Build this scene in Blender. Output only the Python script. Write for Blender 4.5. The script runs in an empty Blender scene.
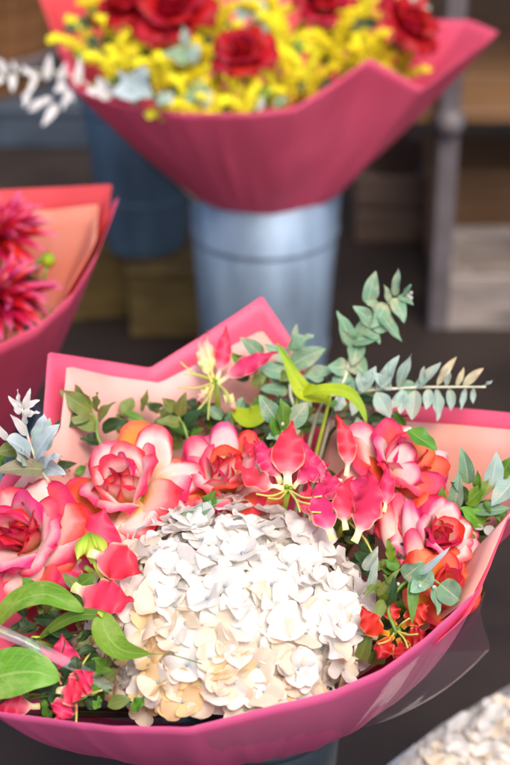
import bpy, math, random
from mathutils import Vector, Matrix, noise
rnd = random.Random(7)
C = bpy.context.scene.collection
SC = bpy.context.scene
R = math.radians

# ------------------------------------------------------------------ camera
PITCH = 30.0
CAM = Vector((0, 0, 1.22))
FPX = 85 / 36 * 765
cd = bpy.data.cameras.new("camera")
cam = bpy.data.objects.new("camera", cd); C.objects.link(cam)
cam.location = CAM; cam.rotation_euler = (R(90 - PITCH), 0, 0)
cd.lens = 85; cd.sensor_width = 36; cd.sensor_fit = 'AUTO'; cd.clip_end = 100; cd.clip_start = 0.05
cd.dof.use_dof = True; cd.dof.focus_distance = 1.285; cd.dof.aperture_fstop = 4.4; cd.dof.aperture_blades = 9
SC.camera = cam
FWD = Vector((0, math.cos(R(PITCH)), -math.sin(R(PITCH))))
UP = Vector((0, math.sin(R(PITCH)), math.cos(R(PITCH))))
RIGHT = Vector((1, 0, 0))
# ------------------------------------------------------------------ world, sun, exposure
SUN_EL, SUN_AZ = 56.0, 160.0     # azimuth measured clockwise from +Y
w = bpy.data.worlds.new("World"); SC.world = w; w.use_nodes = True
nt = w.node_tree
sky = nt.nodes.new('ShaderNodeTexSky'); sky.sky_type = 'NISHITA'; sky.sun_disc = False
sky.sun_elevation = R(SUN_EL); sky.sun_rotation = R(SUN_AZ); sky.dust_density = 3.0; sky.air_density = 0.8
nt.links.new(sky.outputs[0], nt.nodes['Background'].inputs[0])
nt.nodes['Background'].inputs[1].default_value = 0.13
sd = bpy.data.lights.new("sun", 'SUN'); sd.energy = 1.5; sd.angle = R(28); sd.color = (1.0, 0.93, 0.84)
sun = bpy.data.objects.new("sun", sd); C.objects.link(sun)
az = R(SUN_AZ); el = R(SUN_EL)
sdir = Vector((math.sin(az) * math.cos(el), math.cos(az) * math.cos(el), math.sin(el)))
sun.rotation_euler = sdir.to_track_quat('Z', 'Y').to_euler()
sun.location = sdir * 5
SC.view_settings.view_transform = 'Standard'; SC.view_settings.look = 'None'
SC.view_settings.gamma = 1; SC.view_settings.use_curve_mapping = False
SC.view_settings.exposure = 1.0
SC.cycles.transparent_max_bounces = 16; SC.cycles.max_bounces = 10

# ------------------------------------------------------------------ helpers
def ray(x, y): return RIGHT * ((x - 255) / FPX) + UP * ((382.5 - y) / FPX) + FWD
def P(x, y, t): return CAM + ray(x, y) * t           # a point t metres deep seen at that place of the photograph
def ppm(t): return t / FPX                            # metres per photograph pixel at depth t
def s2l(c):
    return tuple(((v / 255) / 12.92 if v / 255 <= .04045 else ((v / 255 + .055) / 1.055) ** 2.4) for v in c) + (1.0,)

def link(name, me, mat, parent=None, M=None):
    o = bpy.data.objects.new(name, me); C.objects.link(o)
    if mat is not None and len(me.materials) == 0: me.materials.append(mat)
    elif mat is not None and me.materials[0] is not mat:
        o.material_slots[0].link = 'OBJECT'; o.material_slots[0].material = mat
    if parent: o.parent = parent
    if M is not None: o.matrix_basis = M
    return o
def tag(o, label, cat, group=None):
    o['label'] = label; o['category'] = cat
    if group: o['group'] = group
    return o
def thing(name, label, cat, loc=(0, 0, 0), group=None):
    o = bpy.data.objects.new(name, None); C.objects.link(o); o.location = loc; o.empty_display_size = .02
    return tag(o, label, cat, group)
def mesh(vs, fs, uvs=None, smooth=True, name="mesh"):
    me = bpy.data.meshes.new(name); me.from_pydata([tuple(v) for v in vs], [], fs)
    if uvs:
        l = me.uv_layers.new(name="UVMap"); buf = []
        for f in fs:
            for i in f: buf += list(uvs[i])
        l.data.foreach_set('uv', buf)
    if smooth: me.polygons.foreach_set('use_smooth', [True] * len(me.polygons))
    me.update(); return me

def grid_faces(nu, nv, closed=False, off=0):
    fs = []
    for j in range(nv):
        for i in range(nu if not closed else nu):
            a = j * (nu + 1) + i
            fs.append((off + a, off + a + 1, off + a + nu + 2, off + a + nu + 1))
    return fs

def prof(kind, v):
    if kind == 'lance': return max(0.02, math.sin(math.pi * min(1, v) ** .85) ** .9)
    if kind == 'ovate': return max(0.03, (math.sin(math.pi * v ** .62)) ** .8)
    if kind == 'round': return max(0.05, math.sqrt(max(0, 1 - (2 * v - 1) ** 2)) ** .9)
    if kind == 'lily': return max(.06 + .2 * (1 - v), (max(0, math.sin(math.pi * min(1, max(0, (v - .16) / .84)) ** .72))) ** 1.05)
    if kind == 'rose':
        a = .30 + .70 * math.sin(min(1, v / .7) * math.pi / 2)
        return a * (1 - .10 * max(0, (v - .7) / .3) ** 2)
    if kind == 'tail': return max(.035, (math.sin(math.pi * min(1, v / .62) ** .75) if v < .62 else 0) ** .9 + .12 * (1 - v))
    if kind == 'claw': return max(.12, .16 + .84 * (max(0, math.sin(math.pi * min(1, max(0, (v - .05) / .95)) ** .55))) ** .8) * (1 if v < .8 else max(.12, 1 - (v - .8) / .2 * .9))
    if kind == 'ribbon': return 1.0
    return 1.0

def strip(p0, c, p1, W, kind, face, nu=8, nv=10, cup=0.0, roll=0.0, ruf=0.0, rufn=4, fold=0.0, seed=0, drop=None, twist=0.0, lip=.07, origin=Vector((0, 0, 0))):
    """a curved blade from p0 to p1 by c; cup bends its sides towards face, ruf waves its margins"""
    r = random.Random(seed); ph = r.uniform(0, 6.28); ph2 = r.uniform(0, 6.28); ph3 = r.uniform(0, 6.28)
    if drop is None: drop = .17 if kind == 'rose' else 0.0
    L = (c - p0).length + (p1 - c).length
    def B(s): return p0 * (1 - s) ** 2 + c * (2 * s * (1 - s)) + p1 * s * s
    def T(s): return ((c - p0) * (2 * (1 - s)) + (p1 - c) * (2 * s)).normalized()
    vs, uvs = [], []
    for j in range(nv + 1):
        v = j / nv
        for i in range(nu + 1):
            u = 2 * i / nu - 1
            s = v * (1 - drop * abs(u) ** 2.3)
            p = B(s); t = T(s)
            lat = t.cross(face)
            if lat.length < 1e-5: lat = t.cross(Vector((.3, .5, .8)))
            lat.normalize(); n = lat.cross(t).normalized()
            if twist:
                q = Matrix.Rotation(twist * v, 3, t); lat = q @ lat; n = q @ n
            hw = W / 2 * prof(kind, v)
            d = cup * hw * u * u + fold * hw * abs(u)
            d -= roll * W * (abs(u) ** 4) * max(0, v - .35)
            if kind == 'rose': d -= roll * W * .7 * max(0, v - .75) ** 1.5 * 4 * (1 - .3 * abs(u))
            d += ruf * math.sin(v * rufn * 6.283 + ph + (1.3 if u > 0 else 0)) * abs(u) ** 2 * min(1, v * 3)
            if kind == 'rose': d += W * .035 * math.sin(u * 3.1 + ph2 + v * 4) * v + W * .022 * math.sin(u * 6 + ph3) * v ** 3 - W * .05 * math.exp(-(u * 4) ** 2) * v
            if kind == 'rose':
                e_ = max(v, .55 + .45 * abs(u) ** 2.5 * min(1, v * 1.6)); d -= W * lip * max(0, (e_ - .8) / .2) ** 1.6
                d += W * .07 * noise.noise(Vector((u * 1.3 + seed, v * 2.2, seed * .7))) * v
            p = p + lat * (u * hw * (1 - .12 * abs(cup) * u * u)) + n * d
            vs.append(p - origin); uvs.append((i / nu, v))
    return mesh(vs, grid_faces(nu, nv), uvs)

def tube_data(pts, rads, n=6):
    vs, fs = [], []
    for k, p in enumerate(pts):
        t = (pts[min(k + 1, len(pts) - 1)] - pts[max(k - 1, 0)]).normalized()
        a = t.cross(Vector((.31, .22, .91))); a.normalize(); b = t.cross(a)
        r = rads[k] if isinstance(rads, (list, tuple)) else rads
        for i in range(n):
            q = 6.28319 * i / n
            vs.append(p + (a * math.cos(q) + b * math.sin(q)) * r)
    for k in range(len(pts) - 1):
        for i in range(n):
            j = (i + 1) % n
            fs.append((k * n + i, k * n + j, (k + 1) * n + j, (k + 1) * n + i))
    fs.append(tuple(range(n - 1, -1, -1))); fs.append(tuple((len(pts) - 1) * n + i for i in range(n)))
    return vs, fs
def smooth_path(pts, n=4):
    out = []
    for k in range(len(pts) - 1):
        a = pts[max(k - 1, 0)]; b = pts[k]; c = pts[k + 1]; d = pts[min(k + 2, len(pts) - 1)]
        for i in range(n):
            t = i / n
            out.append(.5 * (2 * b + (c - a) * t + (2 * a - 5 * b + 4 * c - d) * t * t + (3 * b - a - 3 * c + d) * t ** 3))
    out.append(pts[-1]); return out
def tube(name, pts, rads, mat, parent, n=6, sm=0):
    o = parent.location if parent else Vector((0, 0, 0))
    if sm:
        m = len(pts); pts = smooth_path(pts, sm)
        if isinstance(rads, (list, tuple)):
            rads = [rads[min(m - 1, int(i / (len(pts) - 1) * (m - 1)))] * (1 - f) + rads[min(m - 1, int(i / (len(pts) - 1) * (m - 1)) + 1)] * f
                    for i in range(len(pts)) for f in [(i / (len(pts) - 1) * (m - 1)) % 1]]
    vs, fs = tube_data([p - o for p in pts], rads, n)
    return link(name, mesh(vs, fs), mat, parent)

def ico(r=1.0, sq=(1, 1, 1)):
    g = (1 + 5 ** .5) / 2
    v = [(-1, g, 0), (1, g, 0), (-1, -g, 0), (1, -g, 0), (0, -1, g), (0, 1, g), (0, -1, -g), (0, 1, -g), (g, 0, -1), (g, 0, 1), (-g, 0, -1), (-g, 0, 1)]
    f = [(0, 11, 5), (0, 5, 1), (0, 1, 7), (0, 7, 10), (0, 10, 11), (1, 5, 9), (5, 11, 4), (11, 10, 2), (10, 7, 6), (7, 1, 8), (3, 9, 4), (3, 4, 2), (3, 2, 6), (3, 6, 8), (3, 8, 9), (4, 9, 5), (2, 4, 11), (6, 2, 10), (8, 6, 7), (9, 8, 1)]
    return [Vector(a).normalized() * r for a in v], f

def frame(axis, ref=Vector((0, 0, 1))):
    z = axis.normalized(); x = ref.cross(z)
    if x.length < 1e-4: x = Vector((1, 0, 0))
    x.normalize(); y = z.cross(x)
    return Matrix((x, y, z)).transposed().to_4x4()

def lathe(prof_pts, n=48):
    vs, fs = [], []
    m = len(prof_pts)
    for i in range(n):
        a = 6.28319 * i / n
        for r, z in prof_pts: vs.append((r * math.cos(a), r * math.sin(a), z))
    for i in range(n):
        k = (i + 1) % n
        for j in range(m - 1): fs.append((i * m + j, k * m + j, k * m + j + 1, i * m + j + 1))
    return vs, fs

def box_data(sx, sy, sz, b=.004, c=(0, 0, 0)):
    """a box with chamfered edges, base at z = 0"""
    vs, fs = [], []
    import bmesh
    bm = bmesh.new(); bmesh.ops.create_cube(bm, size=1)
    for v in bm.verts: v.co = Vector((v.co.x * sx, v.co.y * sy, (v.co.z + .5) * sz)) + Vector(c)
    bmesh.ops.bevel(bm, geom=bm.edges[:], offset=b, segments=1, affect='EDGES')
    me = bpy.data.meshes.new("mesh"); bm.to_mesh(me); bm.free(); return me

# ------------------------------------------------------------------ materials
def nodes(name):
    m = bpy.data.materials.new(name); m.use_nodes = True
    n = m.node_tree.nodes; l = m.node_tree.links
    return m, n, l, n['Principled BSDF'], n['Material Output']
def math_n(n, l, op, a, b=None, c=None):
    x = n.new('ShaderNodeMath'); x.operation = op
    for i, s in enumerate((a, b, c)):
        if s is None: continue
        if isinstance(s, (int, float)): x.inputs[i].default_value = s
        else: l.new(s, x.inputs[i])
    return x.outputs[0]
def ramp_n(n, l, fac, stops):
    r = n.new('ShaderNodeValToRGB'); e = r.color_ramp.elements
    e[0].position, e[0].color = stops[0]; e[1].position, e[1].color = stops[-1]
    for p, c in stops[1:-1]:
        q = e.new(p); q.color = c
    l.new(fac, r.inputs[0]); return r.outputs[0]

def blade_mat(name, stops, edge=0.35, edgep=3.0, vein=.12, vscale=30, rough=.5, trans=.25, hue=.02, val=.25, bump=.25, spec=.35, midrib=None, blotch=None, tcol=None, sheen=0.0):
    """petals and leaves: colour along the blade (v) and towards its margins (|u|), veins, thin and translucent"""
    m, n, l, b, out = nodes(name)
    uv = n.new('ShaderNodeUVMap'); sp = n.new('ShaderNodeSeparateXYZ'); l.new(uv.outputs[0], sp.inputs[0])
    u, v = sp.outputs[0], sp.outputs[1]
    au = math_n(n, l, 'ABSOLUTE', math_n(n, l, 'MULTIPLY_ADD', u, 2.0, -1.0))
    e = math_n(n, l, 'MULTIPLY', math_n(n, l, 'POWER', au, edgep), edge)
    tex = n.new('ShaderNodeTexCoord')
    nz = n.new('ShaderNodeTexNoise'); nz.inputs['Scale'].default_value = 55; nz.inputs['Detail'].default_value = 3
    l.new(tex.outputs['Object'], nz.inputs['Vector'])
    jit = math_n(n, l, 'MULTIPLY_ADD', nz.outputs[0], .22, -.11)
    fac = math_n(n, l, 'ADD', math_n(n, l, 'ADD', v, e), jit)
    col = ramp_n(n, l, fac, stops)
    # veins run along the blade
    cb = n.new('ShaderNodeCombineXYZ'); l.new(math_n(n, l, 'MULTIPLY', u, float(vscale)), cb.inputs[0]); l.new(math_n(n, l, 'MULTIPLY', v, 2.5), cb.inputs[1])
    oi = n.new('ShaderNodeObjectInfo'); l.new(math_n(n, l, 'MULTIPLY', oi.outputs['Random'], 40.0), cb.inputs[2])
    vn = n.new('ShaderNodeTexNoise'); vn.inputs['Scale'].default_value = 1.0; vn.inputs['Detail'].default_value = 2
    l.new(cb.outputs[0], vn.inputs['Vector'])
    hs = n.new('ShaderNodeHueSaturation'); l.new(col, hs.inputs['Color'])
    l.new(math_n(n, l, 'MULTIPLY_ADD', oi.outputs['Random'], hue * 2, .5 - hue), hs.inputs['Hue'])
    vv = math_n(n, l, 'MULTIPLY_ADD', oi.outputs['Random'], val, 1 - val * .6)
    vv = math_n(n, l, 'ADD', vv, math_n(n, l, 'MULTIPLY_ADD', vn.outputs[0], vein * 2, -vein))
    l.new(vv, hs.inputs['Value']); c = hs.outputs[0]
    if blotch:
        bz = n.new('ShaderNodeTexNoise'); bz.inputs['Scale'].default_value = blotch[1]; bz.inputs['Detail'].default_value = 4; bz.inputs['Roughness'].default_value = .7
        l.new(tex.outputs['Object'], bz.inputs['Vector'])
        mx = n.new('ShaderNodeMix'); mx.data_type = 'RGBA'
        mr = n.new('ShaderNodeMapRange'); mr.inputs[1].default_value = .48; mr.inputs[2].default_value = .66; mr.inputs[4].default_value = blotch[2]
        l.new(bz.outputs[0], mr.inputs[0]); l.new(mr.outputs[0], mx.inputs[0]); l.new(c, mx.inputs[6]); mx.inputs[7].default_value = blotch[0]; c = mx.outputs[2]
    h = vn.outputs[0]
    if midrib:
        mr = n.new('ShaderNodeMapRange'); mr.inputs[1].default_value = .02; mr.inputs[2].default_value = .09; mr.inputs[3].default_value = 1; mr.inputs[4].default_value = 0
        l.new(au, mr.inputs[0])
        # side veins leave the midrib at a slant
        sv = math_n(n, l, 'SINE', math_n(n, l, 'MULTIPLY', math_n(n, l, 'SUBTRACT', v, math_n(n, l, 'MULTIPLY', au, .22)), 62.0))
        svm = n.new('ShaderNodeMapRange'); svm.inputs[1].default_value = .8; svm.inputs[2].default_value = 1.0; svm.inputs[4].default_value = .35
        l.new(sv, svm.inputs[0])
        mk = math_n(n, l, 'MAXIMUM', mr.outputs[0], svm.outputs[0])
        mx = n.new('ShaderNodeMix'); mx.data_type = 'RGBA'; l.new(math_n(n, l, 'MULTIPLY', mk, .6), mx.inputs[0]); l.new(c, mx.inputs[6]); mx.inputs[7].default_value = midrib
        c = mx.outputs[2]; h = math_n(n, l, 'ADD', math_n(n, l, 'MULTIPLY', h, .5), math_n(n, l, 'MULTIPLY', mk, -.6))
    bp = n.new('ShaderNodeBump'); bp.inputs['Strength'].default_value = bump; bp.inputs['Distance'].default_value = .0006
    l.new(h, bp.inputs['Height']); l.new(bp.outputs[0], b.inputs['Normal'])
    l.new(c, b.inputs['Base Color']); b.inputs['Roughness'].default_value = rough
    b.inputs['Specular IOR Level'].default_value = spec; b.inputs['Sheen Weight'].default_value = sheen
    tr = n.new('ShaderNodeBsdfTranslucent')
    if tcol:
        mx = n.new('ShaderNodeMix'); mx.data_type = 'RGBA'; mx.blend_type = 'MULTIPLY'; mx.inputs[0].default_value = 1; l.new(c, mx.inputs[6]); mx.inputs[7].default_value = tcol; l.new(mx.outputs[2], tr.inputs[0])
    else: l.new(c, tr.inputs[0])
    ms = n.new('ShaderNodeMixShader'); ms.inputs[0].default_value = trans
    l.new(b.outputs[0], ms.inputs[1]); l.new(tr.outputs[0], ms.inputs[2]); l.new(ms.outputs[0], out.inputs[0])
    return m

def plain_mat(name, col, rough=.6, metal=0, noise_amt=.2, nscale=20, bump=.1, spec=.4, col2=None, stretch=None, bdist=.002, detail=5):
    m, n, l, b, out = nodes(name)
    tex = n.new('ShaderNodeTexCoord'); v = tex.outputs['Object']
    if stretch:
        mp = n.new('ShaderNodeMapping'); mp.inputs['Scale'].default_value = stretch; l.new(v, mp.inputs[0]); v = mp.outputs[0]
    nz = n.new('ShaderNodeTexNoise'); nz.inputs['Scale'].default_value = nscale; nz.inputs['Detail'].default_value = detail; nz.inputs['Roughness'].default_value = .6
    l.new(v, nz.inputs['Vector'])
    c2 = col2 or tuple(max(0, x * (1 - noise_amt * 2)) for x in col[:3]) + (1,)
    c1 = col if col2 else tuple(min(1, x * (1 + noise_amt)) for x in col[:3]) + (1,)
    c = ramp_n(n, l, nz.outputs[0], [(.3, c2), (.7, c1)])
    l.new(c, b.inputs['Base Color']); b.inputs['Metallic'].default_value = metal
    b.inputs['Specular IOR Level'].default_value = spec
    l.new(math_n(n, l, 'MULTIPLY_ADD', nz.outputs[0], .25, rough - .12), b.inputs['Roughness'])
    bp = n.new('ShaderNodeBump'); bp.inputs['Strength'].default_value = bump; bp.inputs['Distance'].default_value = bdist
    l.new(nz.outputs[0], bp.inputs['Height']); l.new(bp.outputs[0], b.inputs['Normal'])
    return m

def paper_mat(name, col, rough=.55, trans=.18, col2=None, spec=.35):
    m, n, l, b, out = nodes(name)
    tex = n.new('ShaderNodeTexCoord')
    nz = n.new('ShaderNodeTexNoise'); nz.inputs['Scale'].default_value = 9; nz.inputs['Detail'].default_value = 4; l.new(tex.outputs['Object'], nz.inputs['Vector'])
    rz = n.new('ShaderNodeTexNoise'); rz.noise_type = 'RIDGED_MULTIFRACTAL'; rz.inputs['Scale'].default_value = 8; rz.inputs['Detail'].default_value = 2; l.new(tex.outputs['Object'], rz.inputs['Vector'])
    c = ramp_n(n, l, nz.outputs[0], [(.3, col2 or tuple(x * .9 for x in col[:3]) + (1,)), (.7, col)])
    l.new(c, b.inputs['Base Color']); b.inputs['Roughness'].default_value = rough; b.inputs['Specular IOR Level'].default_value = spec
    fz = n.new('ShaderNodeTexNoise'); fz.inputs['Scale'].default_value = 700; fz.inputs['Detail'].default_value = 2; l.new(tex.outputs['Object'], fz.inputs['Vector'])
    bp = n.new('ShaderNodeBump'); bp.inputs['Strength'].default_value = .15; bp.inputs['Distance'].default_value = .0004; l.new(fz.outputs[0], bp.inputs['Height'])
    bp2 = n.new('ShaderNodeBump'); bp2.inputs['Strength'].default_value = .35; bp2.inputs['Distance'].default_value = .004; l.new(rz.outputs[0], bp2.inputs['Height']); l.new(bp.outputs[0], bp2.inputs['Normal'])
    l.new(bp2.outputs[0], b.inputs['Normal'])
    tr = n.new('ShaderNodeBsdfTranslucent'); l.new(c, tr.inputs[0])
    ms = n.new('ShaderNodeMixShader'); ms.inputs[0].default_value = trans
    l.new(b.outputs[0], ms.inputs[1]); l.new(tr.outputs[0], ms.inputs[2]); l.new(ms.outputs[0], out.inputs[0])
    return m

def film_mat(name, tint=(1, 1, 1, 1), haze=.03, rough=.12):
    m, n, l, b, out = nodes(name)
    tp = n.new('ShaderNodeBsdfTransparent'); tp.inputs[0].default_value = tint
    gl = n.new('ShaderNodeBsdfGlossy'); gl.inputs['Roughness'].default_value = rough; gl.inputs[0].default_value = (.95, .95, 1, 1)
    df = n.new('ShaderNodeBsdfDiffuse'); df.inputs[0].default_value = (.9, .9, .92, 1)
    fr = n.new('ShaderNodeFresnel'); fr.inputs[0].default_value = 1.5
    tex = n.new('ShaderNodeTexCoord'); nz = n.new('ShaderNodeTexNoise'); nz.inputs['Scale'].default_value = 22; nz.inputs['Detail'].default_value = 3; nz.inputs['Distortion'].default_value = .3
    l.new(tex.outputs['Object'], nz.inputs['Vector'])
    bp = n.new('ShaderNodeBump'); bp.inputs['Strength'].default_value = .25; bp.inputs['Distance'].default_value = .004; l.new(nz.outputs[0], bp.inputs['Height'])
    for q in (gl, fr, df): l.new(bp.outputs[0], q.inputs['Normal'])
    m1 = n.new('ShaderNodeMixShader'); m1.inputs[0].default_value = haze; l.new(tp.outputs[0], m1.inputs[1]); l.new(df.outputs[0], m1.inputs[2])
    m2 = n.new('ShaderNodeMixShader'); l.new(math_n(n, l, 'MINIMUM', math_n(n, l, 'MULTIPLY', fr.outputs[0], .8), .2), m2.inputs[0]); l.new(m1.outputs[0], m2.inputs[1]); l.new(gl.outputs[0], m2.inputs[2])
    l.new(m2.outputs[0], out.inputs[0]); return m

s = s2l
M = {}
M['rose_pink'] = blade_mat('rose_pink', [(0, s((250, 178, 70))), (.2, s((252, 200, 130))), (.42, s((253, 222, 200))), (.66, s((250, 192, 184))), (.86, s((238, 100, 122))), (1.0, s((220, 40, 84)))], edge=.26, edgep=5, vein=.10, rough=.55, vscale=44, bump=.4, spec=.22, trans=.3)
M['rose_pale'] = blade_mat('rose_pale', [(0, s((250, 190, 84))), (.22, s((252, 214, 160))), (.48, s((254, 234, 220))), (.78, s((251, 208, 202))), (.92, s((240, 116, 136))), (1.0, s((222, 48, 90)))], edge=.22, edgep=6, vein=.10, rough=.55, vscale=44, bump=.4, spec=.22, trans=.3)
M['rose_coral'] = blade_mat('rose_coral', [(0, s((250, 164, 60))), (.3, s((250, 166, 104))), (.6, s((248, 140, 108))), (.84, s((234, 82, 80))), (1.0, s((210, 36, 60)))], edge=.28, edgep=4, vein=.10, rough=.55, vscale=44, bump=.4, spec=.22, trans=.3)
M['rose_orange'] = blade_mat('rose_orange', [(0, s((250, 176, 60))), (.5, s((250, 150, 70))), (.82, s((242, 106, 68))), (1.0, s((224, 62, 66)))], edge=.3, edgep=3, vein=.10, rough=.55, vscale=44, bump=.4, spec=.22, trans=.3)
M['rose_hot'] = blade_mat('rose_hot', [(0, s((248, 164, 100))), (.3, s((250, 172, 144))), (.58, s((244, 128, 128))), (.82, s((226, 62, 92))), (1.0, s((200, 26, 62)))], edge=.3, edgep=4, vein=.10, rough=.55, vscale=44, bump=.4, spec=.22, trans=.3)
M['rose_red'] = blade_mat('rose_red', [(0, s((190, 18, 30))), (.6, s((204, 22, 38))), (1.0, s((160, 10, 28)))], edge=.3, vein=.08, rough=.55, trans=.3, hue=.006)
M['lily'] = blade_mat('lily', [(0, s((235, 235, 150))), (.12, s((250, 240, 200))), (.24, s((238, 120, 140))), (.42, s((226, 50, 92))), (.7, s((228, 54, 96))), (1.0, s((212, 38, 72)))], edge=.0, vein=.1, vscale=14, rough=.45, trans=.3, hue=.012)
def lily_margins(m, col):
    """pale yellow wavy margin on the tepals"""
    n, l = m.node_tree.nodes, m.node_tree.links; b = n['Principled BSDF']
    src = b.inputs['Base Color'].links[0].from_socket
    uv = n.new('ShaderNodeUVMap'); sp = n.new('ShaderNodeSeparateXYZ'); l.new(uv.outputs[0], sp.inputs[0])
    au = math_n(n, l, 'ABSOLUTE', math_n(n, l, 'MULTIPLY_ADD', sp.outputs[0], 2.0, -1.0))
    th = math_n(n, l, 'MULTIPLY_ADD', sp.outputs[1], .42, .66)
    f = n.new('ShaderNodeMapRange'); l.new(math_n(n, l, 'SUBTRACT', au, th), f.inputs[0]); f.inputs[1].default_value = 0; f.inputs[2].default_value = .34
    mx = n.new('ShaderNodeMix'); mx.data_type = 'RGBA'; l.new(f.outputs[0], mx.inputs[0]); l.new(src, mx.inputs[6]); mx.inputs[7].default_value = col
    l.new(mx.outputs[2], b.inputs['Base Color'])
    for q in n:
        if q.type == 'BSDF_TRANSLUCENT': l.new(mx.outputs[2], q.inputs[0])
lily_margins(M['lily'], s((250, 226, 170)))
M['lily_red'] = blade_mat('lily_red', [(0, s((216, 170, 50))), (.22, s((204, 44, 32))), (1.0, s((184, 20, 34)))], edge=0, vein=.1, vscale=14, rough=.45, trans=.2, hue=.006)
lily_margins(M['lily_red'], s((240, 190, 70)))
M['lily_young'] = blade_mat('lily_young', [(0, s((215, 222, 110))), (.4, s((240, 232, 160))), (.7, s((240, 200, 170))), (1.0, s((226, 70, 110)))], edge=0, vein=.1, vscale=12, rough=.45, trans=.3)
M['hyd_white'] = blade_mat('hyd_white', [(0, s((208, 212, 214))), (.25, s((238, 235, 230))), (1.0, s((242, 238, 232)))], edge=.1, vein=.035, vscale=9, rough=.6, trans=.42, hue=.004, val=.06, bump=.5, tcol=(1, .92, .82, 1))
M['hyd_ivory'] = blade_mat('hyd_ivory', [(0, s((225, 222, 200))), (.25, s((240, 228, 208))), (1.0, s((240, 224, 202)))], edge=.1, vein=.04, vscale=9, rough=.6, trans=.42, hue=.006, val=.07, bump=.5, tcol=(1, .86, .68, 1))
M['hyd_warm_lit'] = blade_mat('hyd_warm_lit', [(0, s((225, 214, 160))), (.25, s((238, 212, 162))), (1.0, s((237, 207, 155)))], edge=.1, vein=.04, vscale=9, rough=.6, trans=.42, hue=.008, val=.08, bump=.5, tcol=(1, .84, .62, 1))
M['hyd_eye'] = plain_mat('hyd_eye', s((150, 156, 160)), .5, noise_amt=.1)
M['dahlia'] = blade_mat('dahlia', [(0, s((230, 110, 60))), (.2, s((206, 26, 50))), (.7, s((196, 20, 64))), (1.0, s((232, 120, 164)))], edge=.1, vein=.14, vscale=12, rough=.5, trans=.2, hue=.02, val=.4)
M['dahlia_heart'] = blade_mat('dahlia_heart', [(0, s((250, 190, 60))), (.6, s((244, 130, 90))), (1.0, s((236, 150, 170)))], edge=.1, rough=.5, trans=.25)
M['leaf_green'] = blade_mat('leaf_green', [(0, s((110, 150, 50))), (.5, s((84, 132, 40))), (1, s((104, 150, 56)))], edge=.1, vein=.12, rough=.38, trans=.3, hue=.02, midrib=s((150, 180, 90)), bump=.5)
M['leaf_bright'] = blade_mat('leaf_bright', [(0, s((128, 170, 48))), (.5, s((104, 152, 40))), (1, s((128, 176, 62)))], edge=.05, vein=.3, vscale=30, rough=.42, trans=.3, hue=.03, bump=1.0, midrib=s((170, 200, 110)), blotch=(s((172, 200, 110)), 30, .6))
M['leaf_lime'] = blade_mat('leaf_lime', [(0, s((190, 205, 40))), (.5, s((186, 204, 36))), (1, s((160, 200, 60)))], edge=.05, vein=.18, vscale=22, rough=.42, trans=.35, hue=.02, bump=.7, blotch=(s((150, 180, 50)), 30, .5))
M['leaf_dark'] = blade_mat('leaf_dark', [(0, s((60, 80, 40))), (.5, s((46, 72, 38))), (1, s((60, 86, 48)))], edge=.1, vein=.15, rough=.45, trans=.2, hue=.03, midrib=s((90, 110, 70)), bump=.5)
M['leaf_olive'] = blade_mat('leaf_olive', [(0, s((128, 138, 60))), (.5, s((110, 130, 62))), (1, s((128, 146, 80)))], edge=.1, vein=.15, rough=.42, trans=.25, hue=.02, midrib=s((150, 160, 100)), bump=.5, blotch=(s((140, 110, 70)), 60, .5))
M['euc'] = blade_mat('euc', [(0, s((124, 160, 112))), (.5, s((112, 152, 122))), (1, s((134, 172, 138)))], edge=.12, vein=.08, rough=.6, trans=.2, hue=.015, midrib=s((190, 204, 176)), bump=.4, spec=.25, blotch=(s((196, 180, 150)), 45, .6))
M['euc_silver'] = blade_mat('euc_silver', [(0, s((158, 178, 160))), (.5, s((146, 172, 160))), (1, s((168, 188, 174)))], edge=.1, vein=.08, rough=.6, trans=.2, hue=.02, midrib=s((206, 212, 196)), bump=.4, spec=.25, blotch=(s((206, 186, 156)), 40, .5))
M['euc_grey'] = blade_mat('euc_grey', [(0, s((168, 182, 180))), (.5, s((160, 176, 178))), (1, s((186, 196, 194)))], edge=.1, vein=.1, rough=.6, trans=.15, hue=.01, midrib=s((205, 214, 214)), bump=.4, spec=.25, blotch=(s((120, 140, 150)), 50, .5))
M['leaf_brown'] = blade_mat('leaf_brown', [(0, s((120, 120, 80))), (.5, s((128, 124, 96))), (1, s((140, 124, 100)))], edge=.1, vein=.2, rough=.4, trans=.15, midrib=s((160, 150, 120)), bump=.5, blotch=(s((96, 72, 60)), 60, .7))
M['leaf_beige'] = blade_mat('leaf_beige', [(0, s((200, 196, 160))), (1, s((206, 182, 150)))], edge=.1, vein=.1, rough=.6, trans=.2, blotch=(s((170, 140, 110)), 60, .5))
M['bud_white'] = blade_mat('bud_white', [(0, s((206, 206, 196))), (1, s((236, 226, 222)))], edge=.1, vein=.06, rough=.6, trans=.3)
M['bleached'] = blade_mat('bleached', [(0, s((222, 216, 208))), (1, s((238, 234, 232)))], edge=.1, vein=.06, rough=.6, trans=.3)
M['stem_green'] = plain_mat('stem_green', s((118, 146, 66)), .5, noise_amt=.15, nscale=60)
M['stem_lime'] = plain_mat('stem_lime', s((176, 196, 70)), .5, noise_amt=.12, nscale=60)
M['stem_pale'] = plain_mat('stem_pale', s((196, 196, 168)), .6, noise_amt=.15, nscale=60)
M['stem_dark'] = plain_mat('stem_dark', s((70, 84, 44)), .6, noise_amt=.2, nscale=60)
M['ovary'] = blade_mat('ovary', [(0, s((120, 160, 40))), (.5, s((190, 215, 70))), (1, s((214, 228, 110)))], edge=.1, vein=.05, rough=.35, trans=.3)
M['filament'] = plain_mat('filament', s((192, 192, 92)), .5, noise_amt=.1, nscale=60)
M['anther'] = plain_mat('anther', s((206, 152, 44)), .7, noise_amt=.15, nscale=90)
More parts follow.
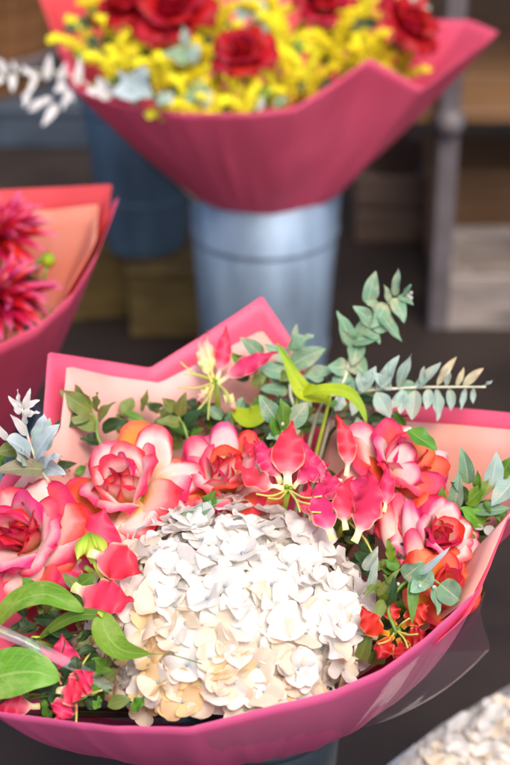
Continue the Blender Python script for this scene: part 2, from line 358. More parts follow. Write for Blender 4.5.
M['gold'] = plain_mat('gold', s((244, 230, 52)), .75, noise_amt=.14, nscale=40, spec=.2)
M['gold_deep'] = plain_mat('gold_deep', s((226, 204, 34)), .75, noise_amt=.14, nscale=40, spec=.2)
M['paper'] = paper_mat('paper', s((243, 104, 136)), .5, .25, s((236, 92, 124)))
M['paper_coral'] = paper_mat('paper_coral', s((234, 88, 92)), .5, .3)
M['paper_mauve'] = paper_mat('paper_mauve', s((222, 96, 144)), .42, .15, s((214, 86, 134)), spec=.5)
M['lining'] = paper_mat('lining', s((249, 212, 208)), .5, .35, s((244, 176, 150)))
M['lining_coral'] = paper_mat('lining_coral', s((247, 190, 170)), .5, .4, s((242, 156, 120)))
M['film'] = film_mat('film')
M['film_edge'] = film_mat('film_edge', haze=.14, rough=.2)
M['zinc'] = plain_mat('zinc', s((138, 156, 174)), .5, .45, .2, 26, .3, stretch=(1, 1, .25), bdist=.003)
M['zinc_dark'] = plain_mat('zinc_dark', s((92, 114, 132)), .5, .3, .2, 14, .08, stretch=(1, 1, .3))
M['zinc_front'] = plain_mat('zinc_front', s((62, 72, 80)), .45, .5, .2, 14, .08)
M['floor'] = plain_mat('floor', s((56, 44, 37)), .6, 0, .25, 3, .4, col2=s((24, 20, 18)), bdist=.004, detail=8)
M['wood'] = plain_mat('wood', s((128, 94, 62)), .65, 0, .2, 12, .2, stretch=(1, 12, 12), col2=s((96, 66, 40)))
M['wood_olive'] = plain_mat('wood_olive', s((128, 106, 54)), .65, 0, .2, 12, .2, stretch=(2, 2, 14), col2=s((84, 60, 26)))
M['wood_pale'] = plain_mat('wood_pale', s((140, 128, 120)), .6, 0, .3, 10, .15, stretch=(1, 10, 10))
M['wood_pink'] = plain_mat('wood_pink', s((104, 82, 68)), .65, 0, .2, 10, .15, stretch=(1, 10, 10))
M['wall'] = plain_mat('wall', s((40, 32, 27)), .8, 0, .3, 4, .2)
M['post'] = plain_mat('post', s((104, 96, 98)), .5, .1, .15, 18, .1)
M['slate'] = plain_mat('slate', s((64, 74, 86)), .5, 0, .2, 12, .1)
M['earth'] = plain_mat('earth', s((150, 104, 66)), .6, 0, .25, 9, .2, col2=s((104, 66, 36)), stretch=(1, 1, 6))

# ------------------------------------------------------------------ the setting
def structure(name, me, mat, loc=(0, 0, 0)):
    o = link(name, me, mat); o.location = loc; o['kind'] = 'structure'; return o
structure('floor', mesh([(-6, -3, 0), (6, -3, 0), (6, 9, 0), (-6, 9, 0)], [(0, 1, 2, 3)]), M['floor'])
structure('wall_back', box_data(8, .1, 2.2, .01), M['wall'], (0, 4.3, 0))

# ------------------------------------------------------------------ buckets
def bucket(label, loc, r0, r1, h, mat, name='metal_bucket', bands=(.3, .78), handle=True, group=None):
    t = thing(name, label, 'bucket', loc, group)
    wl = .0025
    vs, fs = lathe([(.0, .004), (r0 - .006, .004), (r0, 0.0), (r0 + .001, .004), (r0 + (r1 - r0) * .5, h * .5), (r1, h), (r1 - wl, h), (r0 - wl, .008), (0, .008)], 56)
    link('body', mesh(vs, fs), mat, t)
    vs, fs = lathe([(r1 - .003, h - .005), (r1 + .002, h - .006), (r1 + .0045, h - .001), (r1 + .003, h + .004), (r1 - .002, h + .005), (r1 - .004, h + .001), (r1 - .003, h - .005)], 56)
    link('rim', mesh(vs, fs), mat, t)
    for f in bands:
        rr = r0 + (r1 - r0) * f; z = h * f
        vs, fs = lathe([(rr - .0005, z - .005), (rr + .0018, z - .002), (rr + .0022, z + .001), (rr + .0018, z + .003), (rr - .0002, z + .006)], 56)
        link('band', mesh(vs, fs), mat, t)
    if handle:
        for sx in (-1, 1):
            pts = [Vector((sx * (r1 - .002), -.035, h - .05)), Vector((sx * (r1 + .022), -.03, h - .046)), Vector((sx * (r1 + .03), 0, h - .046)), Vector((sx * (r1 + .022), .03, h - .046)), Vector((sx * (r1 - .002), .035, h - .05))]
            vs, fs = tube_data(smooth_path(pts, 4), .004, 8); link('handle', mesh(vs, fs), mat, t)
    return t
FB = Vector((-.003, 1.175, 0)); RB = Vector((.012, 2.05, 0)); LB = Vector((-.30, 1.56, 0)); WB = Vector((.28, 1.25, 0))
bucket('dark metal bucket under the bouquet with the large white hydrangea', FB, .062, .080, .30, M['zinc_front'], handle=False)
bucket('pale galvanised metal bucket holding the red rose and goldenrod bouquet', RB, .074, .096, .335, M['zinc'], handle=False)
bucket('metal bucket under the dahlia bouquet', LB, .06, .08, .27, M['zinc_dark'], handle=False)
bucket('low metal bucket under the cream white flower bunch', WB, .035, .042, .045, M['zinc_dark'], handle=False)

# ------------------------------------------------------------------ wrappers
def sheet(rim, base, nu, nv, bulge, centre, wr=.003, seed=0, origin=Vector((0, 0, 0)), inset=0.0, lower=0.0, thick=.0006):
    """paper from a base arc up to a cornered rim; both lists are world points of equal count"""
    def samp(pts, f):
        d = [0]
        for i in range(len(pts) - 1): d.append(d[-1] + (rim[i + 1] - rim[i]).length)
        x = f * d[-1]
        for i in range(len(pts) - 1):
            if x <= d[i + 1] + 1e-9:
                q = (x - d[i]) / max(1e-9, d[i + 1] - d[i]); return pts[i].lerp(pts[i + 1], q)
        return pts[-1]
    vs, uvs = [], []
    for j in range(nv + 1):
        v = j / nv
        for i in range(nu + 1):
            f = i / nu
            a = samp(base, f); b = samp(rim, f)
            out = Vector((b.x - centre.x, b.y - centre.y, 0)).normalized()
            b = b - out * inset; b = a.lerp(b, 1 - lower)
            c = a.lerp(b, .5) + out * bulge + Vector((0, 0, -bulge * .6))
            p = a * (1 - v) ** 2 + c * (2 * v * (1 - v)) + b * v * v
            k = noise.noise(Vector((f * 9 + seed, v * 1.6, seed))) + .5 * noise.noise(Vector((f * 26, v * 3, seed + 5)))
            rg = 1 - abs(noise.noise(Vector((f * 13 + seed * 1.7, v * .9 + f * 3, seed + 2.5)))) * 2
            k += .9 * max(0, rg - .55) * 2
            p = p + out * (k * wr * (.12 + 1.5 * v * (1 - v) * (1.25 - .5 * v)))
            vs.append(p - origin); uvs.append((f, v))
    me = mesh(vs, grid_faces(nu, nv), uvs)
    return me
def ring(centre, r, rim):
    out = []
    for p in rim:
        d = Vector((p.x - centre.x, p.y - centre.y, 0)).normalized(); out.append(centre + d * r)
    return out
def solid(o, t=.00035):
    m = o.modifiers.new("thickness", 'SOLIDIFY'); m.thickness = t; m.offset = 0; return o
def px(lst): return [P(*q) for q in lst]

# front bouquet paper
fw = thing('paper_wrapper', 'pink paper wrapping with peach lining around the white hydrangea and bicolour roses', 'wrapping paper', (FB.x, FB.y, .26))
fc = Vector((FB.x, FB.y - .012, .252)); O = fw.location
back_l = px([(-42, 640, 1.225), (-34, 560, 1.27), (2, 478, 1.335), (43, 420, 1.40), (48, 352, 1.42), (100, 360, 1.455), (150, 368, 1.475), (205, 334, 1.49), (262, 296, 1.50), (300, 352, 1.50), (325, 400, 1.49)])
back_r = px([(285, 392, 1.505), (330, 398, 1.495), (400, 405, 1.475), (460, 408, 1.45), (515, 413, 1.425), (575, 424, 1.39), (566, 480, 1.33), (512, 508, 1.30), (490, 566, 1.27), (470, 612, 1.245), (440, 640, 1.235)])
front = px([(480, 588, 1.262), (463, 603, 1.238), (424, 639, 1.218), (382, 669, 1.207), (335, 690, 1.20), (255, 710, 1.182), (190, 727, 1.175), (110, 726, 1.178), (45, 718, 1.187), (-6, 711, 1.19), (-36, 690, 1.20), (-46, 625, 1.235)])
for k, (rim, mt, rr) in enumerate(((back_l, 'paper', .05), (back_r, 'paper', .0515), (front, 'paper_mauve', .053))):
    solid(link('paper_sheet', sheet(rim, ring(fc, rr, rim), 150, 20, (.008, .008, .048)[k], fc, .0042, k * 7, O), M[mt], fw))
lin_l = px([(2, 500, 1.325), (60, 430, 1.385), (67, 366, 1.405), (110, 376, 1.435), (160, 383, 1.455), (205, 360, 1.47), (262, 330, 1.48), (300, 380, 1.475)])
lin_r = px([(330, 420, 1.47), (400, 421, 1.455), (460, 425, 1.43), (515, 430, 1.405), (560, 440, 1.375), (550, 485, 1.325), (508, 515, 1.293), (486, 568, 1.264), (472, 596, 1.25)])
for k, rim in enumerate((lin_l, lin_r)):
    solid(link('lining', sheet(rim, ring(fc, .045, rim), 60, 12, .004, fc, .003, 31 + k, O), M['lining'], fw), .0003)
film = px([(486, 590, 1.256), (480, 612, 1.246), (491, 650, 1.232), (452, 652, 1.215), (425, 652, 1.206), (385, 683, 1.196), (337, 700, 1.19), (262, 720, 1.185), (205, 734, 1.182)])
link('cellophane', sheet(film, ring(fc, .056, film), 60, 12, .034, fc, .005, 51, O), M['film'], fw)
edge = strip(P(-30, 620, 1.215), P(50, 650, 1.198), P(112, 690, 1.232), .008, 'ribbon', -FWD + UP * .5, 4, 24, ruf=.0014, rufn=3, cup=.6, origin=O)
link('cellophane_fold', edge, M['film_edge'], fw)

# rear bouquet paper
rw = thing('paper_wrapper', 'pink paper wrapping around the red roses and yellow goldenrod', 'wrapping paper', (RB.x, RB.y, .33))
rc = Vector((RB.x, RB.y, .315)); O = rw.location
rfront = px([(60, 40, 2.10), (72, 88, 2.02), (120, 104, 1.985), (180, 113, 1.965), (250, 113, 1.955), (295, 107, 1.955), (335, 82, 1.96), (370, 58, 1.965), (398, 74, 1.985), (423, 88, 2.005), (458, 61, 2.04), (498, 32, 2.09), (470, 20, 2.16), (430, 20, 2.2)])
rback = px([(424, 40, 2.15), (428, -20, 2.24), (300, -70, 2.33), (160, -70, 2.33), (60, -50, 2.26), (38, -6, 2.18), (58, 48, 2.09), (70, 86, 2.03)])
solid(link('paper_sheet', sheet(rfront, ring(rc, .090, rfront), 150, 20, .006, rc, .007, 3, O), M['paper'], rw))
solid(link('paper_sheet', sheet(rback, ring(rc, .082, rback), 60, 12, .01, rc, .003, 9, O), M['paper_coral'], rw))

# dahlia bouquet paper
lw = thing('paper_wrapper', 'coral pink paper wrapping with peach lining around the dahlias', 'wrapping paper', (LB.x, LB.y, .25))
lc = Vector((LB.x, LB.y, .25)); O = lw.location
lback = px([(-150, 300, 1.66), (-185, 240, 1.74), (-110, 192, 1.80), (0, 190, 1.81), (60, 187, 1.79), (112, 184, 1.755), (108, 215, 1.70)])
lfront = px([(112, 203, 1.715), (119, 197, 1.69), (98, 252, 1.645), (74, 292, 1.61), (40, 324, 1.58), (0, 344, 1.56), (-60, 356, 1.56), (-130, 335, 1.61), (-165, 280, 1.68)])
llin = px([(-110, 212, 1.78), (0, 211, 1.785), (50, 210, 1.77), (98, 204, 1.735), (96, 240, 1.67), (70, 285, 1.62)])
solid(link('paper_sheet', sheet(lback, ring(lc, .045, lback), 60, 12, .006, lc, .003, 13, O), M['paper_coral'], lw))
solid(link('paper_sheet', sheet(lfront, ring(lc, .049, lfront), 60, 12, .010, lc, .003, 17, O), M['paper'], lw))
solid(link('lining', sheet(llin, ring(lc, .041, llin), 50, 12, .003, lc, .005, 21, O), M['lining_coral'], lw), .0003)

# ------------------------------------------------------------------ hydrangea
def floret_petal(k):
    r = random.Random(100 + k)
    L = 1.0; tilt = r.uniform(.1, .8)
    p0 = Vector((.04, 0, 0)); p1 = Vector((L * math.cos(tilt), r.uniform(-.1, .1), L * math.sin(tilt) * .6)); c = Vector((.55, 0, r.uniform(.0, .35)))
    nu, nv = 6, 6; vs, uvs = [], []
    a, b2 = r.uniform(.95, 1.25), r.uniform(-.1, .55); ph = r.uniform(0, 6.28)
    for j in range(nv + 1):
        v = j / nv
        for i in range(nu + 1):
            u = 2 * i / nu - 1
            q = v * (1 - .2 * abs(u) ** 2.2)
            p = p0 * (1 - q) ** 2 + c * 2 * q * (1 - q) + p1 * q * q
            w_ = a * .5 * (.22 + .78 * math.sin(min(1, v / .62) * 1.571)) * (1 - .28 * max(0, (v - .62) / .38) ** 2)
            z = b2 * (u * w_) ** 2 * 1.4 + .11 * math.sin(3 * u + ph + 2.5 * v) * v - .09 * (1 - abs(u)) ** 2 * v - .12 * max(0, v - .7) * (1 + math.sin(ph))
            vs.append(p + Vector((0, u * w_, z))); uvs.append((i / nu, v))
    return mesh(vs, grid_faces(nu, nv), uvs)
FP = [floret_petal(k) for k in range(10)]
ev, ef = ico(.075)
def eye_mesh():
    vs = [v * 1.0 + Vector((0, 0, .05)) for v in ev]; fs = list(ef)
    tv, tf = tube_data([Vector((0, 0, 0)), Vector((0, 0, -1.2)), Vector((0, 0, -2.6))], .05, 5)
    fs += [tuple(i + len(vs) for i in f) for f in tf]; vs += tv
    return mesh(vs, fs)
EYE = eye_mesh()
def joined_florets(places, origin, mats=None):
    vs, fs, uvs = [], [], []
    for Mx in places:
        for q in range(4):
            me = FP[rnd.randrange(len(FP))]; Mq = Mx @ Matrix.Rotation(q * 1.571 + rnd.uniform(-.2, .2), 4, 'Z')
            off = len(vs); uvmap = me.uv_layers[0].data
            loc = [None] * len(me.vertices)
            for lp in me.loops: loc[lp.vertex_index] = tuple(uvmap[lp.index].uv)
            vs += [Mq @ v.co - origin for v in me.vertices]; uvs += loc
            fs += [tuple(i + off for i in p.vertices) for p in me.polygons]
    return mesh(vs, fs, uvs)
def seen_y(p):
    q = p - CAM; return 382.5 - q.dot(UP) / q.dot(FWD) * FPX
def hydrangea(label, centre, a, c, tilt, n_parts, n_all, size, palette, seed, stem_to, low=None):
    r = random.Random(seed)
    t = thing('hydrangea_bloom', label, 'hydrangea', centre)
    spots = []
    for i in range(n_all):
        z = 1 - (i + .5) / n_all * 1.02; th = i * 2.39996 + r.uniform(-.2, .2)
        rr = math.sqrt(max(0, 1 - z * z))
        d = Vector((rr * math.cos(th), rr * math.sin(th), z))
        p = Vector((d.x * a, d.y * a, d.z * c)) * r.uniform(.96, 1.04)
        nrm = Vector((d.x / a, d.y / a, d.z / c)).normalized()
        if p.z < 0: p.x *= .93; p.y *= .93; p.z *= .7
        p = tilt @ p; nrm = (tilt @ nrm + Vector((r.uniform(-.36, .36), r.uniform(-.36, .36), r.uniform(-.15, .3)))).normalized()
        if low and seen_y(centre + p) > low - 20:      # the lowest florets lie flat on the paper edge
            p = p * .97; nrm = (nrm * .3 + Vector((0, -.5, .8))).normalized()
        Mx = Matrix.Translation(p) @ frame(nrm) @ Matrix.Rotation(r.uniform(0, 6.28), 4, 'Z') @ Matrix.Scale(size * r.uniform(.82, 1.18), 4)
        if low and seen_y(centre + p) > low: continue
        score = nrm.dot((CAM - centre - p).normalized())
        spots.append((score, Mx, p))
    spots.sort(key=lambda q: -q[0])
    for sc_, Mx, p in spots[:n_parts]:
        f = link('floret', EYE, M['hyd_eye'], t, Mx)
        for q in range(4):
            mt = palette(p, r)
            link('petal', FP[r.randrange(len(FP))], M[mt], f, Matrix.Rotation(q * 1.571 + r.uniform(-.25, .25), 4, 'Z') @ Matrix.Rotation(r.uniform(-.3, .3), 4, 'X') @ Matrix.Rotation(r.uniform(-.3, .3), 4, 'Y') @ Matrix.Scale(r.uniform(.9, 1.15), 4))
    rest = [Mx for _, Mx, p in spots[n_parts:]]
    # lower layer seen between the florets
    for i in range(n_all):
        z = 1 - (i + .5) / n_all * .98; th = i * 2.39996 + 1.3; rr = math.sqrt(max(0, 1 - z * z)); d = Vector((rr * math.cos(th), rr * math.sin(th), z))
        p = tilt @ (Vector((d.x * a, d.y * a, d.z * c)) * .87)
        if low and seen_y(centre + p) > low - 16: continue
        rest.append(Matrix.Translation(p) @ frame(tilt @ d) @ Matrix.Rotation(r.uniform(0, 6), 4, 'Z') @ Matrix.Scale(size * 1.1, 4))
    o = link('florets', joined_florets(rest, Vector((0, 0, 0))), M['hyd_white'], t); o['kind'] = 'stuff'
    tube('stem', [centre + Vector((0, 0, -c * .3)), centre.lerp(stem_to, .5), stem_to], .004, M['stem_green'], t)
    return t
HC = P(224, 626, 1.304)
def pal(p, r):  # ivory and cream towards the lower left paint in warm light off the paper
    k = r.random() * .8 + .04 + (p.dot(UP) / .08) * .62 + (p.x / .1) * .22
    return 'hyd_white' if k > .42 else ('hyd_ivory' if k > .02 else 'hyd_warm_lit')
hydrangea('large round white hydrangea bloom with warm light tinted into its lower florets', HC, .100, .064, Matrix.Rotation(R(14), 3, 'X'), 150, 205, .0153, pal, 5, Vector((FB.x, FB.y, .2)), 713)

# ------------------------------------------------------------------ roses
def rose_petal(L, W, th0, th1, kc, roll, seed, point=.0, nu=10, nv=12):
    """petal that leaves the rose axis (z) leaning outwards (x) from th0 at the base to th1 at the tip"""
    r = random.Random(seed); ph, ph2 = r.uniform(0, 6.28), r.uniform(0, 6.28)
    N = 40; sx, sz, st = [0], [0], [R(th0)]
    for k in range(N):
        v = (k + 1) / N; th = R(th0 + (th1 - th0) * v ** 1.3)
        sx.append(sx[-1] + math.sin(th) * L / N); sz.append(sz[-1] + math.cos(th) * L / N); st.append(th)
    vs, uvs = [], []
    for j in range(nv + 1):
        v = j / nv
        for i in range(nu + 1):
            u = 2 * i / nu - 1
            q = v * (1 - .24 * abs(u) ** 2.3 + point * max(0, 1 - abs(u) * 3.5))
            k = min(N, max(0, q * N)); k0 = min(N - 1, int(k)); f = k - k0
            x = sx[k0] * (1 - f) + sx[k0 + 1] * f; z = sz[k0] * (1 - f) + sz[k0 + 1] * f; th = st[k0] * (1 - f) + st[k0 + 1] * f
            hw = W / 2 * prof('rose', v); sarc = u * hw
            if kc > 1e-3: lat = math.sin(sarc * kc) / kc; dn = (1 - math.cos(sarc * kc)) / kc
            else: lat = sarc; dn = 0
            dn -= roll * W * (abs(u) ** 3 * max(0, v - .3) + .9 * max(0, v - .72) ** 1.5 * 3)
            e_ = max(v, .5 + .5 * abs(u) ** 2.5 * min(1, v * 1.6)); dn -= W * .06 * (roll > .1) * max(0, (e_ - .8) / .2) ** 1.6
            dn += W * .035 * math.sin(2.7 * u + ph + 3 * v) * v + W * .02 * math.sin(6 * u + ph2) * v ** 3 + W * .06 * noise.noise(Vector((u * 1.4 + seed * 3, v * 2, seed))) * v
            vs.append(Vector((x - math.cos(th) * dn, lat, z + math.sin(th) * dn))); uvs.append((i / nu, v))
    return mesh(vs, grid_faces(nu, nv), uvs)
LAYERS = {  # L, W, th0, th1, curvature, roll
    'core': (.034, .024, 6, -20, 105, .06), 'inner': (.040, .036, 12, -4, 62, .14), 'mid': (.044, .037, 24, 36, 36, .24), 'outer': (.049, .042, 46, 84, 15, .30), 'wide': (.053, .044, 64, 108, 8, .30)}
RP = {k: [rose_petal(v[0], v[1], v[2] + i * 3, v[3] + i * 6 - 6, v[4] * (1 - .08 * i), v[5], 11 * i + len(k), .03 + .06 * i) for i in range(4)] for k, v in LAYERS.items()}
STEM_T = Vector((FB.x, FB.y, .22))
def axis_of(a): return (RIGHT * a[0] + UP * a[1] - FWD * a[2]).normalized()
def rose(label, pos, axis, size, mats, seed, counts=(6, 7, 8, 9, 0), stem_to=STEM_T, strips=(), group=None, t0=None, stem_mat='stem_green', xyb=1.0):
    r = random.Random(seed); t = thing('rose', label, 'rose', pos, group)
    fr = frame(axis); i = 0
    for layer, cnt, r0, z0 in zip(('core', 'inner', 'mid', 'outer', 'wide'), counts, (.003, .007, .009, .009, .008), (.006, .004, .002, 0, -.003)):
        for k in range(cnt):
            az_ = i * 2.39996 + r.uniform(-.25, .25); i += 1
            sc_ = size * r.uniform(.9, 1.1) * (.8 + .2 * (k + 1) / cnt if layer == 'core' else 1)
            Mx = fr @ Matrix.Rotation(az_, 4, 'Z') @ Matrix.Translation(Vector((r0 * size * (.5 + .5 * (k + 1) / cnt), 0, z0 * size))) @ Matrix.Rotation(R(r.uniform(-9, 9)), 4, 'X') @ Matrix.Rotation(R(r.uniform(-8, 8)), 4, 'Y') @ Matrix.Diagonal((sc_, sc_ * r.uniform(.92, 1.1), sc_, 1))
            mt = mats[layer] if isinstance(mats[layer], str) else r.choice(mats[layer])
            link('petal', RP[layer][r.randrange(4)], M[mt], t, Mx)
    for k, (b, tp, t1, t2, W, bulge, mt, cup, roll) in enumerate(strips):
        p0 = P(*b, t1); p1 = P(*tp, t2); c = p0.lerp(p1, .45) - FWD * bulge + UP * abs(bulge) * .15
        link('petal', strip(p0, c, p1, W * ppm(t2), 'rose', -FWD + UP * .25 + RIGHT * .25 * math.sin(k * 1.9), 14, 16, cup=cup * .8, roll=roll, seed=seed * 31 + k, origin=t.location), M[mt], t)
    # calyx and stem
    vs, fs = lathe([(0, -.016), (.006, -.014), (.009, -.006), (.008, .002), (.003, .006)], 10)
    link('calyx', mesh(vs, fs), M['stem_green'], t, fr @ Matrix.Scale(size, 4))
    b = pos - axis * .014 * size
    tube('stem', [b, b.lerp(stem_to, .35) - axis * .02, stem_to], .003, M[stem_mat], t, 6, 3)
    return t
bic = {'core': ['rose_hot', 'rose_coral'], 'inner': ['rose_pink', 'rose_coral', 'rose_pale'], 'mid': ['rose_pale', 'rose_pink', 'rose_pale', 'rose_coral'], 'outer': ['rose_pale', 'rose_pale', 'rose_pink', 'rose_orange'], 'wide': ['rose_pink', 'rose_pale', 'rose_coral']}
hotp = {'core': ['rose_hot'], 'inner': ['rose_hot', 'rose_pink'], 'mid': ['rose_pink', 'rose_pale', 'rose_pale', 'rose_hot'], 'outer': ['rose_pink', 'rose_pale', 'rose_coral', 'rose_pale'], 'wide': ['rose_pink', 'rose_coral', 'rose_pale']}
# the big open one: its outer petals are laid out one by one round a small tight heart
big = [((150, 486), (156, 425), 1.366, 1.352, 40, .006, 'rose_pale', .4, .2), ((152, 490), (204, 472), 1.362, 1.338, 36, .012, 'rose_pale', .25, .24),
       ((146, 498), (186, 530), 1.356, 1.326, 40, .014, 'rose_pale', .15, .2), ((134, 502), (132, 557), 1.352, 1.312, 44, .018, 'rose_pink', -.1, .18), ((112, 500), (62, 496), 1.368, 1.342, 42, .010, 'rose_orange', .3, .16), ((138, 470), (138, 420), 1.378, 1.374, 40, .004, 'rose_orange', .4, .1)]
rose('wide open pink and cream rose with orange outer petals next to the white hydrangea', P(134, 502, 1.362), axis_of((-.42, .72, .75)), 1.0, {'core': ['rose_hot', 'rose_coral'], 'inner': ['rose_pink', 'rose_pale', 'rose_coral'], 'mid': ['rose_pink', 'rose_pale', 'rose_pale'], 'outer': ['rose_pale', 'rose_pink', 'rose_pale'], 'wide': ['rose_pale', 'rose_orange', 'rose_coral']}, 4, (7, 7, 6, 7, 7), strips=big)
rose('full pink rose beside the grey eucalyptus, above a bright green leaf', P(34, 545, 1.325), axis_of((-.38, .5, .8)), .92, hotp, 8, (7, 9, 11, 13, 8))
mid3 = [((226, 474), (223, 421), 1.356, 1.350, 30, .006, 'rose_pale', -.35, .08), ((210, 478), (192, 436), 1.362, 1.35, 28, .006, 'rose_pink', .3, .2), ((240, 470), (250, 430), 1.362, 1.355, 24, .004, 'rose_coral', .3, .2)]
rose('pink and orange rose partly hidden behind an upright pink gloriosa petal', P(227, 490, 1.365), axis_of((-.15, .75, .7)), .86, bic, 14, (5, 6, 8, 9, 5), strips=mid3)
r4 = [((368, 478), (358, 422), 1.362, 1.355, 36, .004, 'rose_pale', -.45, .02), ((398, 488), (446, 484), 1.352, 1.33, 30, .010, 'rose_coral', .2, .2), ((385, 478), (412, 444), 1.35, 1.335, 26, .006, 'rose_pale', -.3, .1),
      ((390, 470), (434, 446), 1.362, 1.352, 34, .008, 'rose_coral', .3, .15), ((388, 482), (420, 470), 1.345, 1.325, 26, .008, 'rose_pale', -.2, .1)]
rose('coral and cream rose with its petals open towards the right lining of the paper', P(393, 476, 1.37), axis_of((.35, .6, .7)), .86, bic, 22, (6, 7, 8, 9, 5), strips=r4)
r5 = [((398, 566), (384, 500), 1.325, 1.315, 22, .010, 'rose_pink', -.5, .1), ((408, 570), (398, 492), 1.322, 1.318, 24, .008, 'rose_pink', -.6, .1), ((416, 572), (408, 500), 1.318, 1.305, 22, .010, 'rose_pale', -.5, .1), ((404, 520), (446, 500), 1.335, 1.325, 30, .008, 'rose_hot', -.3, .1), ((422, 574), (412, 528), 1.312, 1.298, 22, .008, 'rose_pink', -.5, .1), ((396, 540), (378, 520), 1.33, 1.325, 24, .006, 'rose_coral', .2, .1), ((428, 572), (462, 560), 1.32, 1.305, 28, .010, 'rose_hot', -.2, .1)]
rose('ruffled deep pink rose below the coral and cream rose', P(432, 542, 1.33), axis_of((.35, .4, .8)), .66, hotp, 29, (7, 8, 10, 10, 5), strips=r5)
rose('small coral orange rose half hidden by round eucalyptus leaves', P(438, 590, 1.305), axis_of((.3, .3, .85)), .62, {k: ['rose_coral', 'rose_orange'] for k in bic}, 35, (5, 5, 5, 6, 0))

# ------------------------------------------------------------------ gloriosa lilies
def lily(label, centre, tepals, mat='lily', filaments=(), stem_to=STEM_T, ovary=True):
    """tepals: (base px, tip px, t base, t tip, width px, bulge to viewer m, side bend px)"""
    c0 = P(*centre); t = thing('gloriosa_lily', label, 'lily', c0)
    for k, q in enumerate(tepals):
        (b, tp, t1, t2, W, bulge, bend) = q[:7]; mt = q[7] if len(q) > 7 else mat
        p0 = P(*b, t1); p1 = P(*tp, t2); d = (p1 - p0)
        side = d.cross(FWD).normalized()
        c = p0.lerp(p1, .5) - FWD * bulge + side * bend * ppm(t1)
        tw = q[8] if len(q) > 8 else 0
        link('petal', strip(p0, c, p1, W * ppm(t1), 'lily', -FWD + UP * .3 + RIGHT * .15 * math.sin(k * 2.1), 12, 26, cup=-.3, ruf=(.0026, .0038, .0032)[k % 3], rufn=(4.2, 3.4, 5.1)[k % 3], seed=k + int(centre[0]), origin=c0, twist=tw), M[mt], t)
    if ovary:
        vs, fs = [], []
        for a in range(3):
            pv, pf = ico(1); off = len(vs); d = Matrix.Rotation(a * 2.094, 3, 'Z') @ Vector((.55, 0, 0))
            vs += [Vector((v.x * .62, v.y * .62, v.z * 1.5)) + d for v in pv]; fs += [tuple(i + off for i in f) for f in pf]
        link('ovary', mesh(vs, fs), M['ovary'], t, frame(axis_of((0, .2, 1))) @ Matrix.Scale(.0035, 4))
    for (tp, t2, bend) in filaments:
        p1 = P(*tp, t2); d = p1 - c0; side = d.cross(FWD).normalized()
        mid = c0.lerp(p1, .5) + side * bend * ppm(t2) - FWD * .004
        f = tube('stamen', [c0, mid, p1], [.0009, .0008, .0007], M['filament'], t, 5, 4)
        a = (p1 - mid).cross(FWD).normalized() * .005
        tube('anther', [p1 - a, p1, p1 + a], [.0006, .0013, .0006], M['anther'], f, 5, 2).location = -f.location
    tube('stem', [c0 + FWD * .002, c0.lerp(stem_to, .3) + FWD * .02, stem_to], .0022, M['stem_lime'], t, 6, 3)
    return t
lily('hot pink gloriosa lily with one petal standing straight up above the hydrangea', (288, 489, 1.318), [
    ((288, 486), (292, 421), 1.318, 1.335, 36, .008, 4), ((284, 488), (234, 456), 1.316, 1.325, 22, .014, 12, 'lily', .6), ((281, 484), (254, 440), 1.325, 1.335, 26, .006, -6, 'lily', .5),
    ((293, 488), (330, 462), 1.325, 1.345, 20, .010, 8, 'lily', -.7), ((262, 462), (243, 440), 1.34, 1.345, 20, .006, -6, 'lily', .8), ((292, 492), (318, 502), 1.315, 1.305, 14, .006, -4, 'lily')],
    filaments=[((268, 498), 1.29, 5), ((256, 494), 1.30, 4), ((310, 504), 1.29, -4), ((322, 496), 1.295, -5), ((300, 512), 1.285, 2)])
lily('drooping pink gloriosa lily with cream edged petals hanging over the hydrangea rim', (347, 520, 1.325), [
    ((333, 540), (320, 478), 1.285, 1.315, 29, .014, 6, 'lily', .7), ((312, 520), (310, 482), 1.30, 1.315, 18, .008, 8, 'lily', -.6), ((354, 542), (368, 466), 1.285, 1.318, 33, .016, -10, 'lily', -.7), ((346, 530), (352, 476), 1.30, 1.325, 26, .010, 8, 'lily', .8),
    ((384, 512), (386, 464), 1.31, 1.325, 17, .004, -5), ((342, 482), (301, 433), 1.33, 1.345, 26, .006, 26), ((346, 476), (336, 414), 1.34, 1.35, 20, .004, -12), ((338, 510), (372, 476), 1.32, 1.335, 30, .012, 6), ((340, 506), (326, 470), 1.315, 1.33, 24, .006, 0)],
    filaments=[((376, 562), 1.28, 4), ((312, 512), 1.285, -3)])
lily('young gloriosa lily with yellow and pink petals against the pink paper tip', (215, 382, 1.445), [
    ((217, 380), (226, 326), 1.445, 1.455, 18, .004, -3, 'lily'), ((214, 380), (207, 330), 1.445, 1.455, 13, .004, 4, 'lily_young'), ((212, 382), (199, 336), 1.44, 1.45, 12, .004, 5, 'lily_young'),
    ((218, 383), (278, 352), 1.44, 1.435, 20, .004, 6, 'lily'), ((220, 386), (236, 412), 1.44, 1.42, 10, .004, 3, 'lily_young'), ((213, 384), (196, 404), 1.44, 1.43, 8, .003, -3, 'lily_young')],
    filaments=[((184, 374), 1.43, -3), ((178, 388), 1.43, 3), ((192, 416), 1.42, 3), ((208, 420), 1.42, -2), ((232, 404), 1.42, 3), ((180, 362), 1.44, 3)])
l4 = lily('pink gloriosa lily with a pale green bud in front of its wavy petals', (86, 568, 1.285), [
    ((84, 572), (104, 508), 1.305, 1.312, 62, .006, 0), ((88, 552), (142, 574), 1.266, 1.246, 40, .010, 6, 'lily', .4), ((72, 586), (134, 600), 1.262, 1.240, 44, .012, -6, 'lily', -.3), ((80, 556), (62, 596), 1.30, 1.285, 34, .006, -6), ((78, 566), (70, 524), 1.30, 1.31, 30, .006, 5)], ovary=False)
